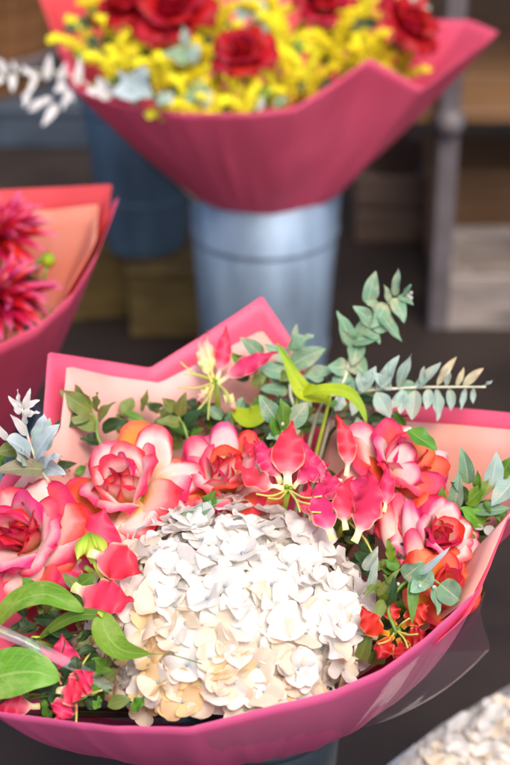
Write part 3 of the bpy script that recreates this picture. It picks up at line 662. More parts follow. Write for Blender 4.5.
# its pendent lime bud: short thick lobes
for k, (dx, dy, wd) in enumerate(((-12, 28, 15), (2, 32, 16), (17, 25, 15), (-5, 22, 13), (10, 20, 13))):
    p0 = P(89, 532, 1.282); p1 = P(89 + dx, 532 + dy, 1.270 + .004 * (k > 2)); c = p0.lerp(p1, .45) - FWD * .008 + RIGHT * dx * .25 * ppm(1.28)
    link('bud_lobe', strip(p0, c, p1, wd * ppm(1.28), 'lance', -FWD, 8, 10, cup=-1.1, seed=k, origin=l4.location), M['ovary'], l4)
tube('bud_stalk', [P(90, 552, 1.274), P(100, 575, 1.268), P(118, 598, 1.275), P(124, 610, 1.29)], .0016, M['stem_lime'], l4, 6, 4)
lily('small crumpled pink gloriosa lily with yellow stamens beside the large bright leaf', (74, 690, 1.232), [
    ((74, 690), (62, 634), 1.235, 1.232, 34, .008, 6), ((72, 692), (40, 646), 1.235, 1.235, 26, .006, -5), ((68, 694), (94, 672), 1.218, 1.208, 30, .008, 3), ((70, 690), (56, 720), 1.218, 1.205, 28, .008, 3), ((56, 690), (84, 690), 1.212, 1.20, 30, .006, 0),
    ((40, 706), (-12, 698), 1.225, 1.22, 26, .006, 4)],
    filaments=[((102, 690), 1.21, -3), ((76, 724), 1.205, 2), ((92, 650), 1.235, 3), ((50, 724), 1.205, 3)])
lily('red gloriosa lily with yellow edges and green stamens at the hydrangea foot', (396, 630, 1.272), [
    ((390, 634), (362, 606), 1.262, 1.25, 24, .010, 10), ((396, 626), (392, 596), 1.275, 1.28, 18, .006, 4), ((402, 628), (430, 604), 1.275, 1.27, 24, .006, 4), ((402, 634), (426, 632), 1.268, 1.255, 22, .004, -4), ((394, 636), (378, 660), 1.262, 1.248, 20, .006, -4), ((398, 638), (404, 664), 1.26, 1.245, 22, .006, 2)], mat='lily_red',
    filaments=[((408, 648), 1.245, 2), ((418, 634), 1.25, -2), ((378, 644), 1.25, 3), ((410, 618), 1.26, 2)])

# ------------------------------------------------------------------ sprigs and leaves
def sprig(name, label, cat, stem, leaves, kind, mat, wstem=.0014, stem_mat='stem_green', fold=.18, stem_to=None, group=None, ruf=.0006, buds=()):
    """leaves: (base px, tip px, t base, t tip, width px[, material][, bend px])"""
    sp_ = px(stem); t = thing(name, label, cat, sp_[0], group)
    pts = ([stem_to, stem_to.lerp(sp_[0], .6) + Vector((0, .01, -.01))] if stem_to else []) + sp_
    tube('stem', pts, [wstem * (1.3 - .7 * i / max(1, len(pts) - 1)) for i in range(len(pts))], M[stem_mat], t, 6, 4)
    for k, q in enumerate(leaves):
        b, tp, t1, t2, W = q[:5]; mt = q[5] if len(q) > 5 and q[5] else mat; bend = q[6] if len(q) > 6 else rnd.uniform(-3, 3)
        p0 = P(*b, t1); p1 = P(*tp, t2); d = p1 - p0; side = d.cross(FWD).normalized()
        c = p0.lerp(p1, .5) + side * bend * ppm(t1) - FWD * d.length * rnd.uniform(.05, .2)
        fc_ = -FWD + UP * rnd.uniform(.2, .9) + RIGHT * rnd.uniform(-.6, .6)
        link('leaf', strip(p0, c, p1, W * ppm(t1) * rnd.uniform(.8, 1.15), q[7] if len(q) > 7 else kind, fc_, 8, 12, fold=fold * rnd.uniform(.3, 2.2), ruf=ruf * rnd.uniform(.6, 2.4), rufn=rnd.uniform(1.2, 2.6), twist=rnd.uniform(-.7, .7), seed=k * 7 + int(b[0] + 500), origin=t.location), M[mt], t)
    for (bx, by, bt, br) in buds:
        v, f = ico(br); link('bud', mesh(v, f), M['bud_white'], t, Matrix.Translation(P(bx, by, bt) - t.location))
    return t
def lv(rows, t0, dt=-.008, ws=1.04): return [(tuple(q[0]), tuple(q[1]), t0, t0 + dt, q[2] * ws) + tuple(q[3:]) for q in rows]
sprig('eucalyptus_sprig', 'upright green eucalyptus sprig rising highest above the bouquet', 'eucalyptus', [(330, 420, 1.44), (345, 378, 1.445), (353, 350, 1.45), (368, 328, 1.45), (388, 304, 1.455), (408, 295, 1.455)], lv([
    ((368, 304), (376, 271), 15), ((394, 296), (398, 268), 10), ((393, 298), (404, 323), 14), ((378, 308), (402, 342), 18), ((386, 303), (371, 328), 19), ((402, 296), (411, 284), 7), ((372, 325), (353, 306), 15),
    ((352, 347), (337, 311), 20), ((352, 341), (380, 338), 20), ((350, 366), (328, 366), 18), ((350, 358), (368, 376), 20), ((360, 336), (372, 316), 14), ((357, 342), (352, 366), 16), ((345, 378), (356, 392), 13), ((365, 330), (380, 344), 15), ((398, 296), (414, 305), 8), ((346, 372), (330, 392), 16), ((340, 385), (322, 396), 14), ((356, 345), (344, 330), 14), ((380, 312), (364, 300), 13), ((374, 322), (390, 330), 15), ((390, 302), (384, 284), 10)], 1.45), 'ovate', 'euc', stem_mat='stem_pale', stem_to=STEM_T,
    buds=[(408, 296, 1.45, .0022), (411, 293, 1.449, .0018), (411, 298, 1.449, .0018)])
sprig('eucalyptus_sprig', 'silvery eucalyptus sprig with narrow leaves reaching sideways over the right paper edge', 'eucalyptus', [(318, 412, 1.43), (347, 394, 1.425), (405, 388, 1.42), (450, 387, 1.415), (486, 387, 1.41)], lv([
    ((376, 391), (399, 355), 17), ((376, 392), (390, 418), 17), ((398, 389), (412, 354), 11), ((413, 389), (441, 362), 15), ((415, 390), (412, 420), 16), ((404, 391), (391, 410), 12), ((437, 388), (437, 421), 13),
    ((437, 386), (457, 356), 9, 'leaf_beige'), ((449, 388), (451, 411), 8), ((456, 387), (464, 367), 6, 'leaf_beige'), ((463, 387), (484, 368), 8, 'leaf_beige'), ((466, 388), (461, 410), 7), ((474, 388), (473, 404), 5), ((358, 393), (376, 366), 14), ((356, 394), (352, 416), 13), ((392, 390), (372, 372), 11), ((424, 388), (424, 366), 8), ((480, 387), (492, 380), 4), ((366, 392), (358, 372), 12), ((384, 391), (388, 362), 12), ((402, 389), (400, 414), 13), ((428, 388), (426, 410), 11), ((446, 387), (448, 368), 8), ((344, 396), (334, 412), 12)], 1.42), 'lance', 'euc_silver', stem_mat='stem_pale', stem_to=STEM_T)
sprig('eucalyptus_sprig', 'grey eucalyptus sprig with white starry buds and one brown leaf over the pink rose', 'eucalyptus', [(52, 486, 1.33), (34, 455, 1.325), (26, 430, 1.32), (22, 408, 1.318)], [
    ((34, 462), (60, 424), 1.325, 1.308, 30, None, 6, 'ovate'), ((30, 456), (6, 440), 1.318, 1.305, 24, None, -5, 'round'), ((40, 452), (50, 418), 1.335, 1.335, 22, 'euc_silver', 2, 'ovate'), ((26, 462), (16, 450), 1.312, 1.302, 18, 'euc_silver', 1, 'ovate'), ((44, 466), (62, 456), 1.318, 1.308, 18, None, 2, 'ovate'), ((20, 446), (-4, 452), 1.325, 1.32, 16, 'leaf_olive', 2, 'ovate'), ((40, 446), (44, 414), 1.335, 1.335, 20), ((44, 470), (-8, 474), 1.316, 1.30, 24, 'leaf_brown', -6), ((36, 462), (66, 474), 1.33, 1.325, 18, 'euc_grey'),
    ((22, 410), (8, 396), 1.318, 1.312, 7, 'bud_white'), ((22, 408), (18, 389), 1.318, 1.314, 7, 'bud_white'), ((23, 408), (30, 388), 1.318, 1.314, 7, 'bud_white'), ((24, 410), (40, 400), 1.318, 1.314, 8, 'bud_white'), ((24, 416), (40, 412), 1.318, 1.312, 9, 'bud_white'), ((24, 424), (28, 406), 1.316, 1.31, 8, 'bud_white'), ((20, 414), (12, 402), 1.314, 1.308, 7, 'bud_white'),
    ((26, 436), (10, 414), 1.318, 1.312, 10, 'bud_white'), ((8, 440), (-8, 420), 1.318, 1.31, 10, 'bud_white')], 'ovate', 'euc_grey', stem_mat='stem_pale', stem_to=STEM_T)
sprig('eucalyptus_sprig', 'green eucalyptus sprig behind the chartreuse leaf', 'eucalyptus', [(292, 420, 1.45), (290, 392, 1.455), (291, 362, 1.46), (294, 338, 1.46)], lv([
    ((290, 366), (326, 348), 20), ((289, 374), (256, 366), 18), ((291, 352), (296, 324), 15), ((289, 388), (322, 380), 18), ((290, 360), (264, 344), 16), ((292, 346), (314, 334), 13), ((288, 392), (258, 388), 15), ((258, 372), (230, 352), 18, 'leaf_green'), ((262, 356), (240, 338), 16, 'euc'), ((304, 376), (336, 370), 15), ((250, 376), (226, 372), 13, 'leaf_dark')], 1.46), 'ovate', 'euc', stem_mat='stem_pale', stem_to=STEM_T)
sprig('leaf_sprig', 'cluster of pointed blue green leaves directly above the upright pink petal', 'leaves', [(284, 458, 1.36), (282, 440, 1.37), (282, 426, 1.375)], lv([
    ((281, 428), (259, 395), 18), ((283, 432), (281, 398), 16, 'leaf_green'), ((285, 428), (308, 401), 18), ((279, 440), (272, 416), 12, 'leaf_green'), ((284, 440), (300, 430), 12), ((282, 436), (266, 438), 11)], 1.375), 'lance', 'euc', stem_to=STEM_T, buds=[(282, 424, 1.37, .002)])
sprig('leaf_sprig', 'blurred olive leaves in front of the peach lining, left of the young lily', 'leaves', [(104, 452, 1.39), (96, 420, 1.405), (86, 402, 1.41)], lv([
    ((92, 412), (60, 390), 20), ((88, 406), (74, 384), 15), ((94, 410), (98, 392), 18), ((98, 420), (116, 402), 18), ((98, 424), (70, 418), 17), ((102, 430), (128, 420), 14, 'leaf_dark'), ((90, 416), (54, 424), 14, 'leaf_dark'), ((100, 440), (80, 438), 14, 'leaf_dark')], 1.405), 'ovate', 'leaf_olive', stem_to=STEM_T)
sprig('leaf_sprig', 'olive leaves on a thin stem below the young yellow and pink lily', 'leaves', [(188, 440, 1.40), (180, 420, 1.415), (172, 400, 1.42)], lv([
    ((176, 410), (162, 398), 12), ((180, 416), (186, 392), 14), ((182, 422), (156, 420), 13), ((184, 426), (206, 408), 14, 'leaf_dark')], 1.415), 'ovate', 'leaf_olive', stem_to=STEM_T)
sprig('leaf_sprig', 'spray of green and silvery leaves against the right lining beside the deep pink rose', 'leaves', [(440, 560, 1.33), (462, 528, 1.335), (474, 508, 1.335), (492, 488, 1.335), (512, 478, 1.335)], lv([
    ((408, 430), (438, 450), 18, 'leaf_green'), ((468, 484), (461, 447), 16, 'euc'), ((454, 510), (459, 471), 15, 'euc'), ((440, 514), (443, 486), 13, 'leaf_green'), ((466, 504), (489, 479), 18, 'leaf_bright'), ((492, 486), (497, 452), 24, 'euc_silver'), ((516, 478), (491, 506), 20, 'euc_silver'),
    ((474, 510), (510, 508), 20, 'euc'), ((484, 526), (459, 508), 18, 'leaf_bright'), ((472, 532), (446, 536), 24, 'leaf_bright'), ((462, 532), (464, 560), 22, 'leaf_dark'), ((500, 478), (514, 456), 16, 'leaf_green'), ((470, 500), (450, 482), 12, 'leaf_dark'), ((488, 500), (500, 522), 14, 'leaf_green'), ((478, 496), (478, 470), 12, 'leaf_green'), ((450, 528), (436, 512), 14, 'leaf_dark'),
    ((484, 528), (466, 524), 6, 'bud_white'), ((486, 526), (496, 540), 9, 'bud_white')], 1.335), 'ovate', 'leaf_green', stem_to=STEM_T)
sprig('eucalyptus_sprig', 'small round leaved eucalyptus sprig in front of the coral orange rose', 'eucalyptus', [(392, 640, 1.275), (388, 610, 1.275), (402, 585, 1.275), (424, 576, 1.272), (440, 584, 1.27)], lv([
    ((364, 570), (378, 546), 11, 'euc_silver'), ((370, 590), (378, 554), 9, 'euc_silver'), ((378, 596), (401, 568), 8, 'leaf_olive'), ((414, 576), (412, 624), 10, 'leaf_green'), ((436, 586), (438, 615), 16), ((440, 584), (460, 600), 24, None, 0, 'round'), ((404, 578), (424, 562), 18), ((414, 577), (450, 547), 9, 'euc_grey'), ((420, 584), (432, 570), 16), ((396, 588), (382, 574), 13, 'leaf_green'), ((424, 580), (410, 592), 16),
    ((384, 600), (374, 626), 13, 'leaf_olive'), ((388, 606), (394, 576), 13, 'leaf_dark'), ((380, 580), (366, 596), 11, 'leaf_olive'), ((392, 560), (388, 538), 12, 'leaf_bright'), ((360, 660), (372, 628), 20, 'leaf_olive'), ((372, 664), (386, 646), 20, 'leaf_olive')], 1.27), 'ovate', 'euc', stem_mat='stem_green', stem_to=STEM_T, buds=[(398, 584, 1.266, .0016), (420, 586, 1.264, .0016), (434, 587, 1.262, .0016)])
sprig('leaf_sprig', 'grey green leaf between the wide open rose and the hydrangea', 'leaves', [(200, 530, 1.33), (190, 520, 1.325)], lv([((176, 532), (222, 500), 22, 'euc', 4), ((206, 512), (216, 490), 16, 'leaf_green'), ((170, 540), (164, 560), 12, 'euc_grey'), ((160, 545), (150, 566), 12, 'leaf_dark'), ((186, 528), (170, 552), 14, 'euc_grey')], 1.318), 'ovate', 'euc', stem_to=STEM_T)
def big_leaf(label, path, W, mat, twist=0, face=None, fold=.2, kind='lance', seed=1):
    p = px(path); t = thing('gloriosa_leaf', label, 'leaf', p[0])
    # a long leaf along several bends: two strips would break it, so bend one strip over a smooth path
    sp_ = smooth_path(p, 8); nu = 10; vs, uvs = [], []; n_ = len(sp_) - 1; f0 = face or (-FWD + UP * .4)
    for j, q in enumerate(sp_):
        v = j / n_; tg = (sp_[min(j + 1, n_)] - sp_[max(j - 1, 0)]).normalized(); lat = tg.cross(f0).normalized(); nn = lat.cross(tg)
        if twist: lat = Matrix.Rotation(twist * v, 3, tg) @ lat; nn = Matrix.Rotation(twist * v, 3, tg) @ nn
        hw = W * ppm(path[0][2]) / 2 * prof(kind, v)
        for i in range(nu + 1):
            u = 2 * i / nu - 1
            vs.append(q + lat * hw * u + nn * (fold * hw * abs(u) ** 1.3 + .0007 * math.sin(v * 13 + u * 2 + seed) * abs(u)) - t.location); uvs.append((i / nu, v))
    link('blade', mesh(vs, grid_faces(nu, n_), uvs), M[mat], t)
    tube('stalk', [p[0].lerp(STEM_T, .25), p[0], sp_[2]], [.0016, .0014, .0008], M['stem_lime'], t, 6, 3)
    return t
big_leaf('broad bright green leaf lying behind the lower left paper edge', [(-30, 690, 1.225), (0, 676, 1.212), (34, 672, 1.206), (60, 680, 1.205)], 50, 'leaf_bright', kind='lance', seed=4)
big_leaf('arching green leaf crossing below the full pink rose', [(-6, 628, 1.262), (14, 604, 1.25), (44, 594, 1.242), (70, 604, 1.24), (84, 612, 1.242)], 24, 'leaf_bright', fold=.5, seed=2)
big_leaf('green leaf with a long curled tip lying on the hydrangea', [(102, 614, 1.240), (107, 634, 1.226), (122, 650, 1.216), (148, 654, 1.208), (172, 655, 1.209), (202, 664, 1.200)], 26, 'leaf_bright', kind='tail', fold=.35, seed=3)
big_leaf('thin arched green leaf running to the curled leaf on the hydrangea', [(36, 640, 1.265), (58, 624, 1.252), (80, 615, 1.245), (104, 616, 1.24), (114, 626, 1.238)], 13, 'leaf_green', seed=6)
big_leaf('chartreuse leaf with an upright tendril tip in front of the green eucalyptus', [(330, 398, 1.41), (318, 396, 1.405), (304, 392, 1.40), (296, 380, 1.40), (288, 364, 1.40), (277, 343, 1.40)], 19, 'leaf_lime', kind='ovate', fold=.45, seed=7)
big_leaf('yellow green leaf arching down behind the drooping pink lily', [(298, 396, 1.402), (320, 390, 1.39), (345, 392, 1.385), (360, 406, 1.38), (367, 424, 1.375)], 13, 'leaf_lime', fold=.45, seed=9)
big_leaf('yellow leaf below the chartreuse leaf', [(232, 408, 1.43), (248, 418, 1.42), (262, 412, 1.415), (272, 400, 1.412)], 22, 'leaf_lime', seed=12)

# greenery filling the gaps between the flowers
fill_specs = [('olive foliage packed between the wide open rose and the peach lining', (90, 428), (190, 424), 1.43, ['leaf_olive', 'leaf_olive', 'leaf_green', 'leaf_dark']), ('small eucalyptus leaves packed behind the cluster of pointed leaves', (268, 404), (334, 396), 1.455, ['euc', 'euc', 'leaf_olive', 'leaf_green']), ('small leaves packed behind the coral and cream rose', (330, 420), (410, 416), 1.425, ['euc', 'leaf_brown', 'leaf_olive', 'leaf_green', 'leaf_dark']), ('small leaves packed around the foot of the young lily', (204, 432), (256, 420), 1.445, ['euc', 'leaf_olive', 'leaf_green', 'leaf_dark']), ('silvery olive foliage between the hydrangea and the ruffled deep pink rose', (352, 590), (396, 560), 1.315), ('low dark foliage among the drooping lily petals', (330, 530), (390, 520), 1.345), ('low dark foliage along the front paper rim by the broad bright leaf', (0, 700), (70, 696), 1.216), ('low dark foliage along the front paper rim by the hydrangea foot', (60, 698), (112, 690), 1.220), ('low dark foliage under the arching green leaf', (10, 640), (110, 630), 1.262), ('low dark foliage under the big open rose', (50, 620), (130, 600), 1.275), ('low dark foliage behind the crumpled pink lily', (20, 690), (120, 660), 1.235), ('low dark foliage between the lilies and the coral rose', (340, 470), (400, 520), 1.40),
              ('low dark foliage around the red gloriosa lily', (370, 640), (440, 600), 1.315), ('low dark foliage behind the upright pink petal', (250, 434), (330, 424), 1.44), ('low dark foliage in front of the peach lining', (120, 430), (190, 420), 1.45), ('low dark foliage behind the chartreuse leaf', (270, 390), (360, 420), 1.475), ('low dark foliage next to the grey eucalyptus', (10, 500), (70, 470), 1.38), ('low dark foliage around the right leaf spray', (440, 540), (490, 520), 1.355)]
for k, (lab, a, b, t0, *mm) in enumerate(fill_specs):
    rr = random.Random(60 + k); rows = []
    for q in range(22):
        x = a[0] + (b[0] - a[0]) * rr.random() + rr.uniform(-26, 26); y = (a[1] + b[1]) / 2 + rr.uniform(-24, 24)
        an = rr.uniform(0, 6.28); L = rr.uniform(16, 30); tt = t0 + rr.uniform(-.004, .02)
        rows.append(((x, y), (x + L * math.cos(an), y - L * abs(math.sin(an)) * .8), tt, tt + rr.uniform(-.01, .01), rr.uniform(9, 16), rr.choice(mm[0] if mm else ['leaf_dark', 'leaf_dark', 'leaf_green', 'leaf_olive']), rr.uniform(-4, 4)))
    sprig('foliage_sprig', lab, 'foliage', [(a[0], a[1] + 14, t0 + .03), ((a[0] + b[0]) / 2, (a[1] + b[1]) / 2, t0 + .01), (b[0], b[1], t0 + .01)], rows, 'lance', 'leaf_dark', stem_mat='stem_dark', stem_to=STEM_T)

# ------------------------------------------------------------------ rear bouquet
RT = Vector((RB.x, RB.y, .2)); red = {k: ['rose_red'] for k in bic}
for lab, (x, y, t), ax, sz, sd_ in (('dark red rose right above the goldenrod at the wrapper centre', (244, 62, 2.0), (-.05, .55, .8), .80, 41), ('wide open red rose between two goldenrod sprays', (176, 22, 2.05), (-.1, .6, .8), 1.05, 42),
                               ('red rose overlapping the wide open red rose', (128, 14, 2.08), (-.2, .6, .7), .85, 43), ('red rose behind the bright goldenrod tuft', (321, 10, 2.08), (.1, .7, .7), .80, 44), ('red rose leaning out towards the thin wing of the pink paper', (402, 34, 2.06), (.5, .6, .5), .85, 45)):
    rose(lab, P(x, y, t), axis_of(ax), sz, red, sd_, (6, 6, 7, 6, 0), stem_to=RT)
def plume(k):
    r = random.Random(300 + k); vs, fs = [], []; iv, if_ = ico(1)
    pts = [Vector((0, 0, 0)), Vector((.006, 0, .03)), Vector((.02, 0, .055)), Vector((.036, 0, .066))]
    sp_ = smooth_path(pts, 6); n_ = len(sp_)
    for j, p in enumerate(sp_[3:]):
        f = j / (n_ - 4); rad = .0125 * (1 - .5 * f)
        for q in range(20):
            d = Vector((r.gauss(0, 1), r.gauss(0, 1), r.gauss(0, 1))).normalized() * rad * r.uniform(.2, 1.15)
            off = len(vs); rr = r.uniform(.0011, .0024)
            vs += [v * rr + p + d for v in iv]; fs += [tuple(i + off for i in g) for g in if_]
    return mesh(vs, fs, smooth=False)
PL = [plume(k) for k in range(5)]
gold_at = [(106, 42, 2.06), (112, 8, 2.14), (118, 58, 2.035), (148, 58, 2.04), (172, 70, 2.02), (205, 66, 2.03), (212, 34, 2.07), (186, 92, 2.0), (222, 92, 2.0), (246, 100, 1.985), (212, 106, 1.985), (282, 40, 2.07), (300, 66, 2.03), (280, 84, 2.01), (326, 44, 2.05), (352, 26, 2.09), (352, 62, 2.02), (378, 56, 2.06), (398, 62, 2.075), (270, 16, 2.12), (215, 6, 2.14), (365, 0, 2.14)]
gl = ['beside the coral back paper', 'above the coral back paper', 'next to the grey leaves', 'under the overlapping red rose', 'under the wide open red rose', 'between the grey leaves and the dark red rose', 'above the grey leaves near the dark red rose', 'resting on the paper rim by the grey leaves', 'just below the dark red rose', 'lowest of all, pressed on the paper rim', 'small and orange tinged on the paper rim', 'to the right of the dark red rose', 'just below the front red rose tuft', 'where the paper rim starts to rise', 'under the red rose at the back', 'behind the paper peak', 'just above the paper peak', 'to the right of the paper peak', 'in front of the leaning red rose', 'behind the dark red rose', 'between two red roses at the back', 'beside the leaning red rose at the back']
for k, (x, y, t) in enumerate(gold_at):
    r = random.Random(400 + k); b = P(x, y + 22, t + .02)
    g = thing('goldenrod_spray', 'yellow goldenrod spray ' + gl[k], 'goldenrod', b)
    tube('stem', [P(x, y + 6, t + .01), b, b.lerp(RT, .4), RT], .0022, M['stem_green'], g, 5, 3)
    for q in range(6):
        o = link('plume', PL[r.randrange(5)], M['gold' if r.random() < .72 else 'gold_deep'], g, Matrix.Translation(Vector((r.uniform(-.014, .014), r.uniform(-.014, .014), r.uniform(-.016, .006)))) @ Matrix.Rotation(q * .79 + r.uniform(-.3, .3), 4, 'Z') @ Matrix.Rotation(r.uniform(-.3, .5), 4, 'Y') @ Matrix.Scale(r.uniform(.58, .88), 4))
        o['kind'] = 'stuff'
sprig('eucalyptus_sprig', 'blue grey eucalyptus leaves below the overlapping red rose', 'eucalyptus', [(170, 110, 2.03), (150, 92, 2.0), (128, 74, 2.0)], lv([
    ((150, 96), (118, 70), 22), ((140, 88), (112, 92), 20), ((156, 98), (132, 104), 24, 'euc_silver'), ((160, 98), (172, 104), 22, 'euc_silver'), ((136, 84), (146, 66), 16), ((112, 98), (98, 76), 20, 'bleached'), ((100, 96), (86, 92), 14, 'bleached')], 1.965, -.01), 'ovate', 'euc_grey', stem_to=RT)
sprig('eucalyptus_sprig', 'blue green eucalyptus leaves between goldenrod and the dark red rose', 'eucalyptus', [(196, 112, 2.03), (192, 70, 2.03), (184, 40, 2.05)], lv([
    ((192, 100), (204, 78), 22), ((188, 100), (168, 84), 22, 'leaf_dark'), ((188, 60), (162, 54), 24), ((186, 46), (184, 26), 14, 'euc_silver'), ((190, 62), (198, 44), 16, 'euc_silver'), ((200, 104), (212, 92), 20, 'euc_grey'), ((260, 104), (272, 88), 20, 'leaf_green'), ((264, 96), (280, 92), 16, 'leaf_dark'), ((240, 112), (262, 110), 12, 'leaf_dark'), ((180, 110), (194, 92), 18, 'euc'), ((222, 112), (232, 98), 18, 'leaf_dark'), ((274, 106), (290, 98), 16, 'euc'), ((252, 110), (262, 94), 17, 'euc_grey'), ((172, 108), (158, 92), 18, 'euc_silver')], 2.0, -.005), 'ovate', 'euc', stem_to=RT)
sprig('eucalyptus_sprig', 'pale eucalyptus leaves rising behind the dark red rose', 'eucalyptus', [(258, 40, 2.12), (250, 14, 2.13), (246, -10, 2.14)], lv([((250, 16), (234, 4), 20), ((250, 14), (266, 2), 22), ((248, 4), (244, -18), 20), ((256, 30), (272, 24), 16), ((420, 40), (426, 22), 14), ((416, 30), (430, 6), 14), ((396, 6), (420, -4), 16)], 2.12, -.005), 'ovate', 'euc_silver', stem_to=RT)
sprig('bleached_sprig', 'bleached white leaf sprig hanging out over the left paper corner', 'dried sprig', [(100, 96, 2.03), (70, 76, 2.03), (36, 70, 2.04), (6, 76, 2.05), (-20, 66, 2.06)], lv([
    ((46, 80), (50, 54), 12), ((58, 82), (66, 62), 14), ((40, 78), (24, 70), 10), ((36, 76), (26, 98), 10), ((26, 92), (24, 108), 11), ((40, 100), (28, 112), 12), ((52, 98), (36, 108), 12), ((56, 104), (42, 126), 14), ((62, 90), (74, 102), 12), ((12, 74), (12, 92), 9), ((6, 74), (-4, 58), 13), ((4, 78), (-6, 86), 12), ((18, 72), (12, 60), 9), ((28, 76), (22, 66), 9), ((76, 86), (80, 56), 12), ((66, 84), (54, 92), 12), ((70, 90), (62, 110), 11), ((-4, 70), (-16, 80), 11)], 2.02, -.006, .72), 'ovate', 'bleached', stem_mat='stem_pale', stem_to=RT)
for k, (lab, pts) in enumerate((('dark foliage under the goldenrod by the coral paper', (90, 70, 150)), ('dark foliage under the red roses at the wrapper centre', (180, 80, 260)), ('dark foliage under the goldenrod by the paper peak', (290, 70, 400)))):
    rr = random.Random(90 + k); rows = []
    for q in range(26):
        x = rr.uniform(pts[0] - 10, pts[2] + 10); y = rr.uniform(20, 104 if x < 330 else 52); an = rr.uniform(0, 6.28); tt = 2.09 - (y - 20) / 84 * .07
        rows.append(((x, y), (x + 18 * math.cos(an), y - 16 * abs(math.sin(an))), tt, tt, rr.uniform(10, 16), rr.choice(['leaf_dark', 'leaf_dark', 'leaf_green'])))
    sprig('foliage_sprig', lab, 'foliage', [(pts[0], 100, 2.08), ((pts[0] + pts[2]) / 2, 80, 2.08), (pts[2], 70, 2.09)], rows, 'lance', 'leaf_dark', stem_mat='stem_dark', stem_to=RT)

# ------------------------------------------------------------------ dahlias
DP = [strip(Vector((.004, 0, 0)), Vector((.5, 0, .1 + .1 * k)), Vector((1, 0, .12 * k)), .24, 'lance', Vector((0, 0, 1)), 4, 6, cup=1.0, seed=k) for k in range(3)]
def dahlia(label, pos, axis, size, seed):
    r = random.Random(seed); t = thing('dahlia', label, 'dahlia', pos); fr = frame(axis); i = 0
    for layer in range(6):
        n_ = (7, 10, 13, 15, 16, 16)[layer]; el_ = (78, 62, 46, 30, 14, -4)[layer]; L = size * (.35, .55, .75, .9, 1.0, 1.02)[layer]
        for k in range(n_):
            i += 1
            Mx = fr @ Matrix.Rotation((k + .5 * (layer % 2)) / n_ * 6.283 + r.uniform(-.12, .12), 4, 'Z') @ Matrix.Rotation(-R(el_ + r.uniform(-9, 9)), 4, 'Y') @ Matrix.Rotation(r.uniform(-.5, .5), 4, 'X') @ Matrix.Scale(L * r.uniform(.88, 1.1), 4)
            link('petal', DP[r.randrange(3)], M['dahlia_heart' if layer < 1 or (layer == 1 and k % 2) else 'dahlia'], t, Mx)
    vs, fs = lathe([(0, -.02), (.007, -.017), (.011, -.006), (.004, .004), (0, .005)], 10); link('calyx', mesh(vs, fs), M['stem_green'], t, fr)
    tube('stem', [pos - axis * .015, pos.lerp(Vector((LB.x, LB.y, .18)), .4), Vector((LB.x, LB.y, .18))], .003, M['stem_green'], t, 6, 3)
    return t
dahlia('crimson dahlia with a yellow heart close to the coral back paper', P(-2, 240, 1.72), axis_of((.0, .5, .85)), .054, 51)
dahlia('pink tipped dahlia close to the front edge of its wrapper', P(0, 300, 1.67), axis_of((.15, .6, .75)), .054, 52)
bt = thing('dahlia_bud', 'round yellow green dahlia bud against the peach lining', 'bud', P(48, 262, 1.69))
for k in range(14):
    me = strip(Vector((0, 0, -.007)), Vector((.013, 0, .0)), Vector((.002, 0, .011)), .009, 'lance', Vector((1, 0, .2)), 4, 6, cup=-.6, seed=k)
    link('bud_scale', me, M['leaf_lime'], bt, Matrix.Rotation(k * 2.4, 4, 'Z') @ Matrix.Scale(1 - .02 * k, 4))
tube('stem', [P(46, 268, 1.692), P(36, 300, 1.70), Vector((LB.x, LB.y, .18))], .002, M['stem_green'], bt, 6, 3)
sprig('foliage_sprig', 'dark leaves between the two dahlias', 'foliage', [(6, 330, 1.72), (24, 300, 1.70), (44, 276, 1.70)], lv([((22, 290), (40, 278), 12), ((24, 300), (40, 300), 11), ((20, 310), (36, 318), 12), ((40, 318), (62, 308), 7, 'leaf_green'), ((16, 284), (30, 270), 12), ((10, 276), (26, 284), 12), ((36, 276), (42, 256), 9, 'leaf_olive'), ((10, 330), (40, 322), 11)], 1.69), 'lance', 'leaf_dark', stem_to=Vector((LB.x, LB.y, .18)))

# ------------------------------------------------------------------ cream bunch low beside the front bucket
WT = Vector((WB.x, WB.y, .02))
for lab, c, a_, seed in (('cream white flower head low on the ground, nearest the clear sleeve edge', P(466, 792, 1.64), .054, 71), ('larger cream white flower head low on the ground at the heart of its bunch', P(530, 770, 1.66), .072, 72)):
    hydrangea(lab, c, a_, a_ * .7, Matrix.Rotation(R(10), 3, 'X'), 40, 60, .017, lambda p, r: r.choice(['hyd_white', 'hyd_white', 'hyd_ivory']), seed, WT)
ww = thing('clear_sleeve', 'clear plastic sleeve around the low cream white flower bunch', 'plastic sleeve', WT)
slv = px([(620, 720, 1.70), (560, 672, 1.72), (512, 684, 1.70), (445, 722, 1.66), (384, 768, 1.61), (400, 820, 1.56), (500, 840, 1.53)])
link('film_sheet', sheet(slv, ring(Vector((WB.x, WB.y, .03)), .036, slv), 40, 10, .006, Vector((WB.x, WB.y, .03)), .004, 77, ww.location), M['film_edge'], ww)

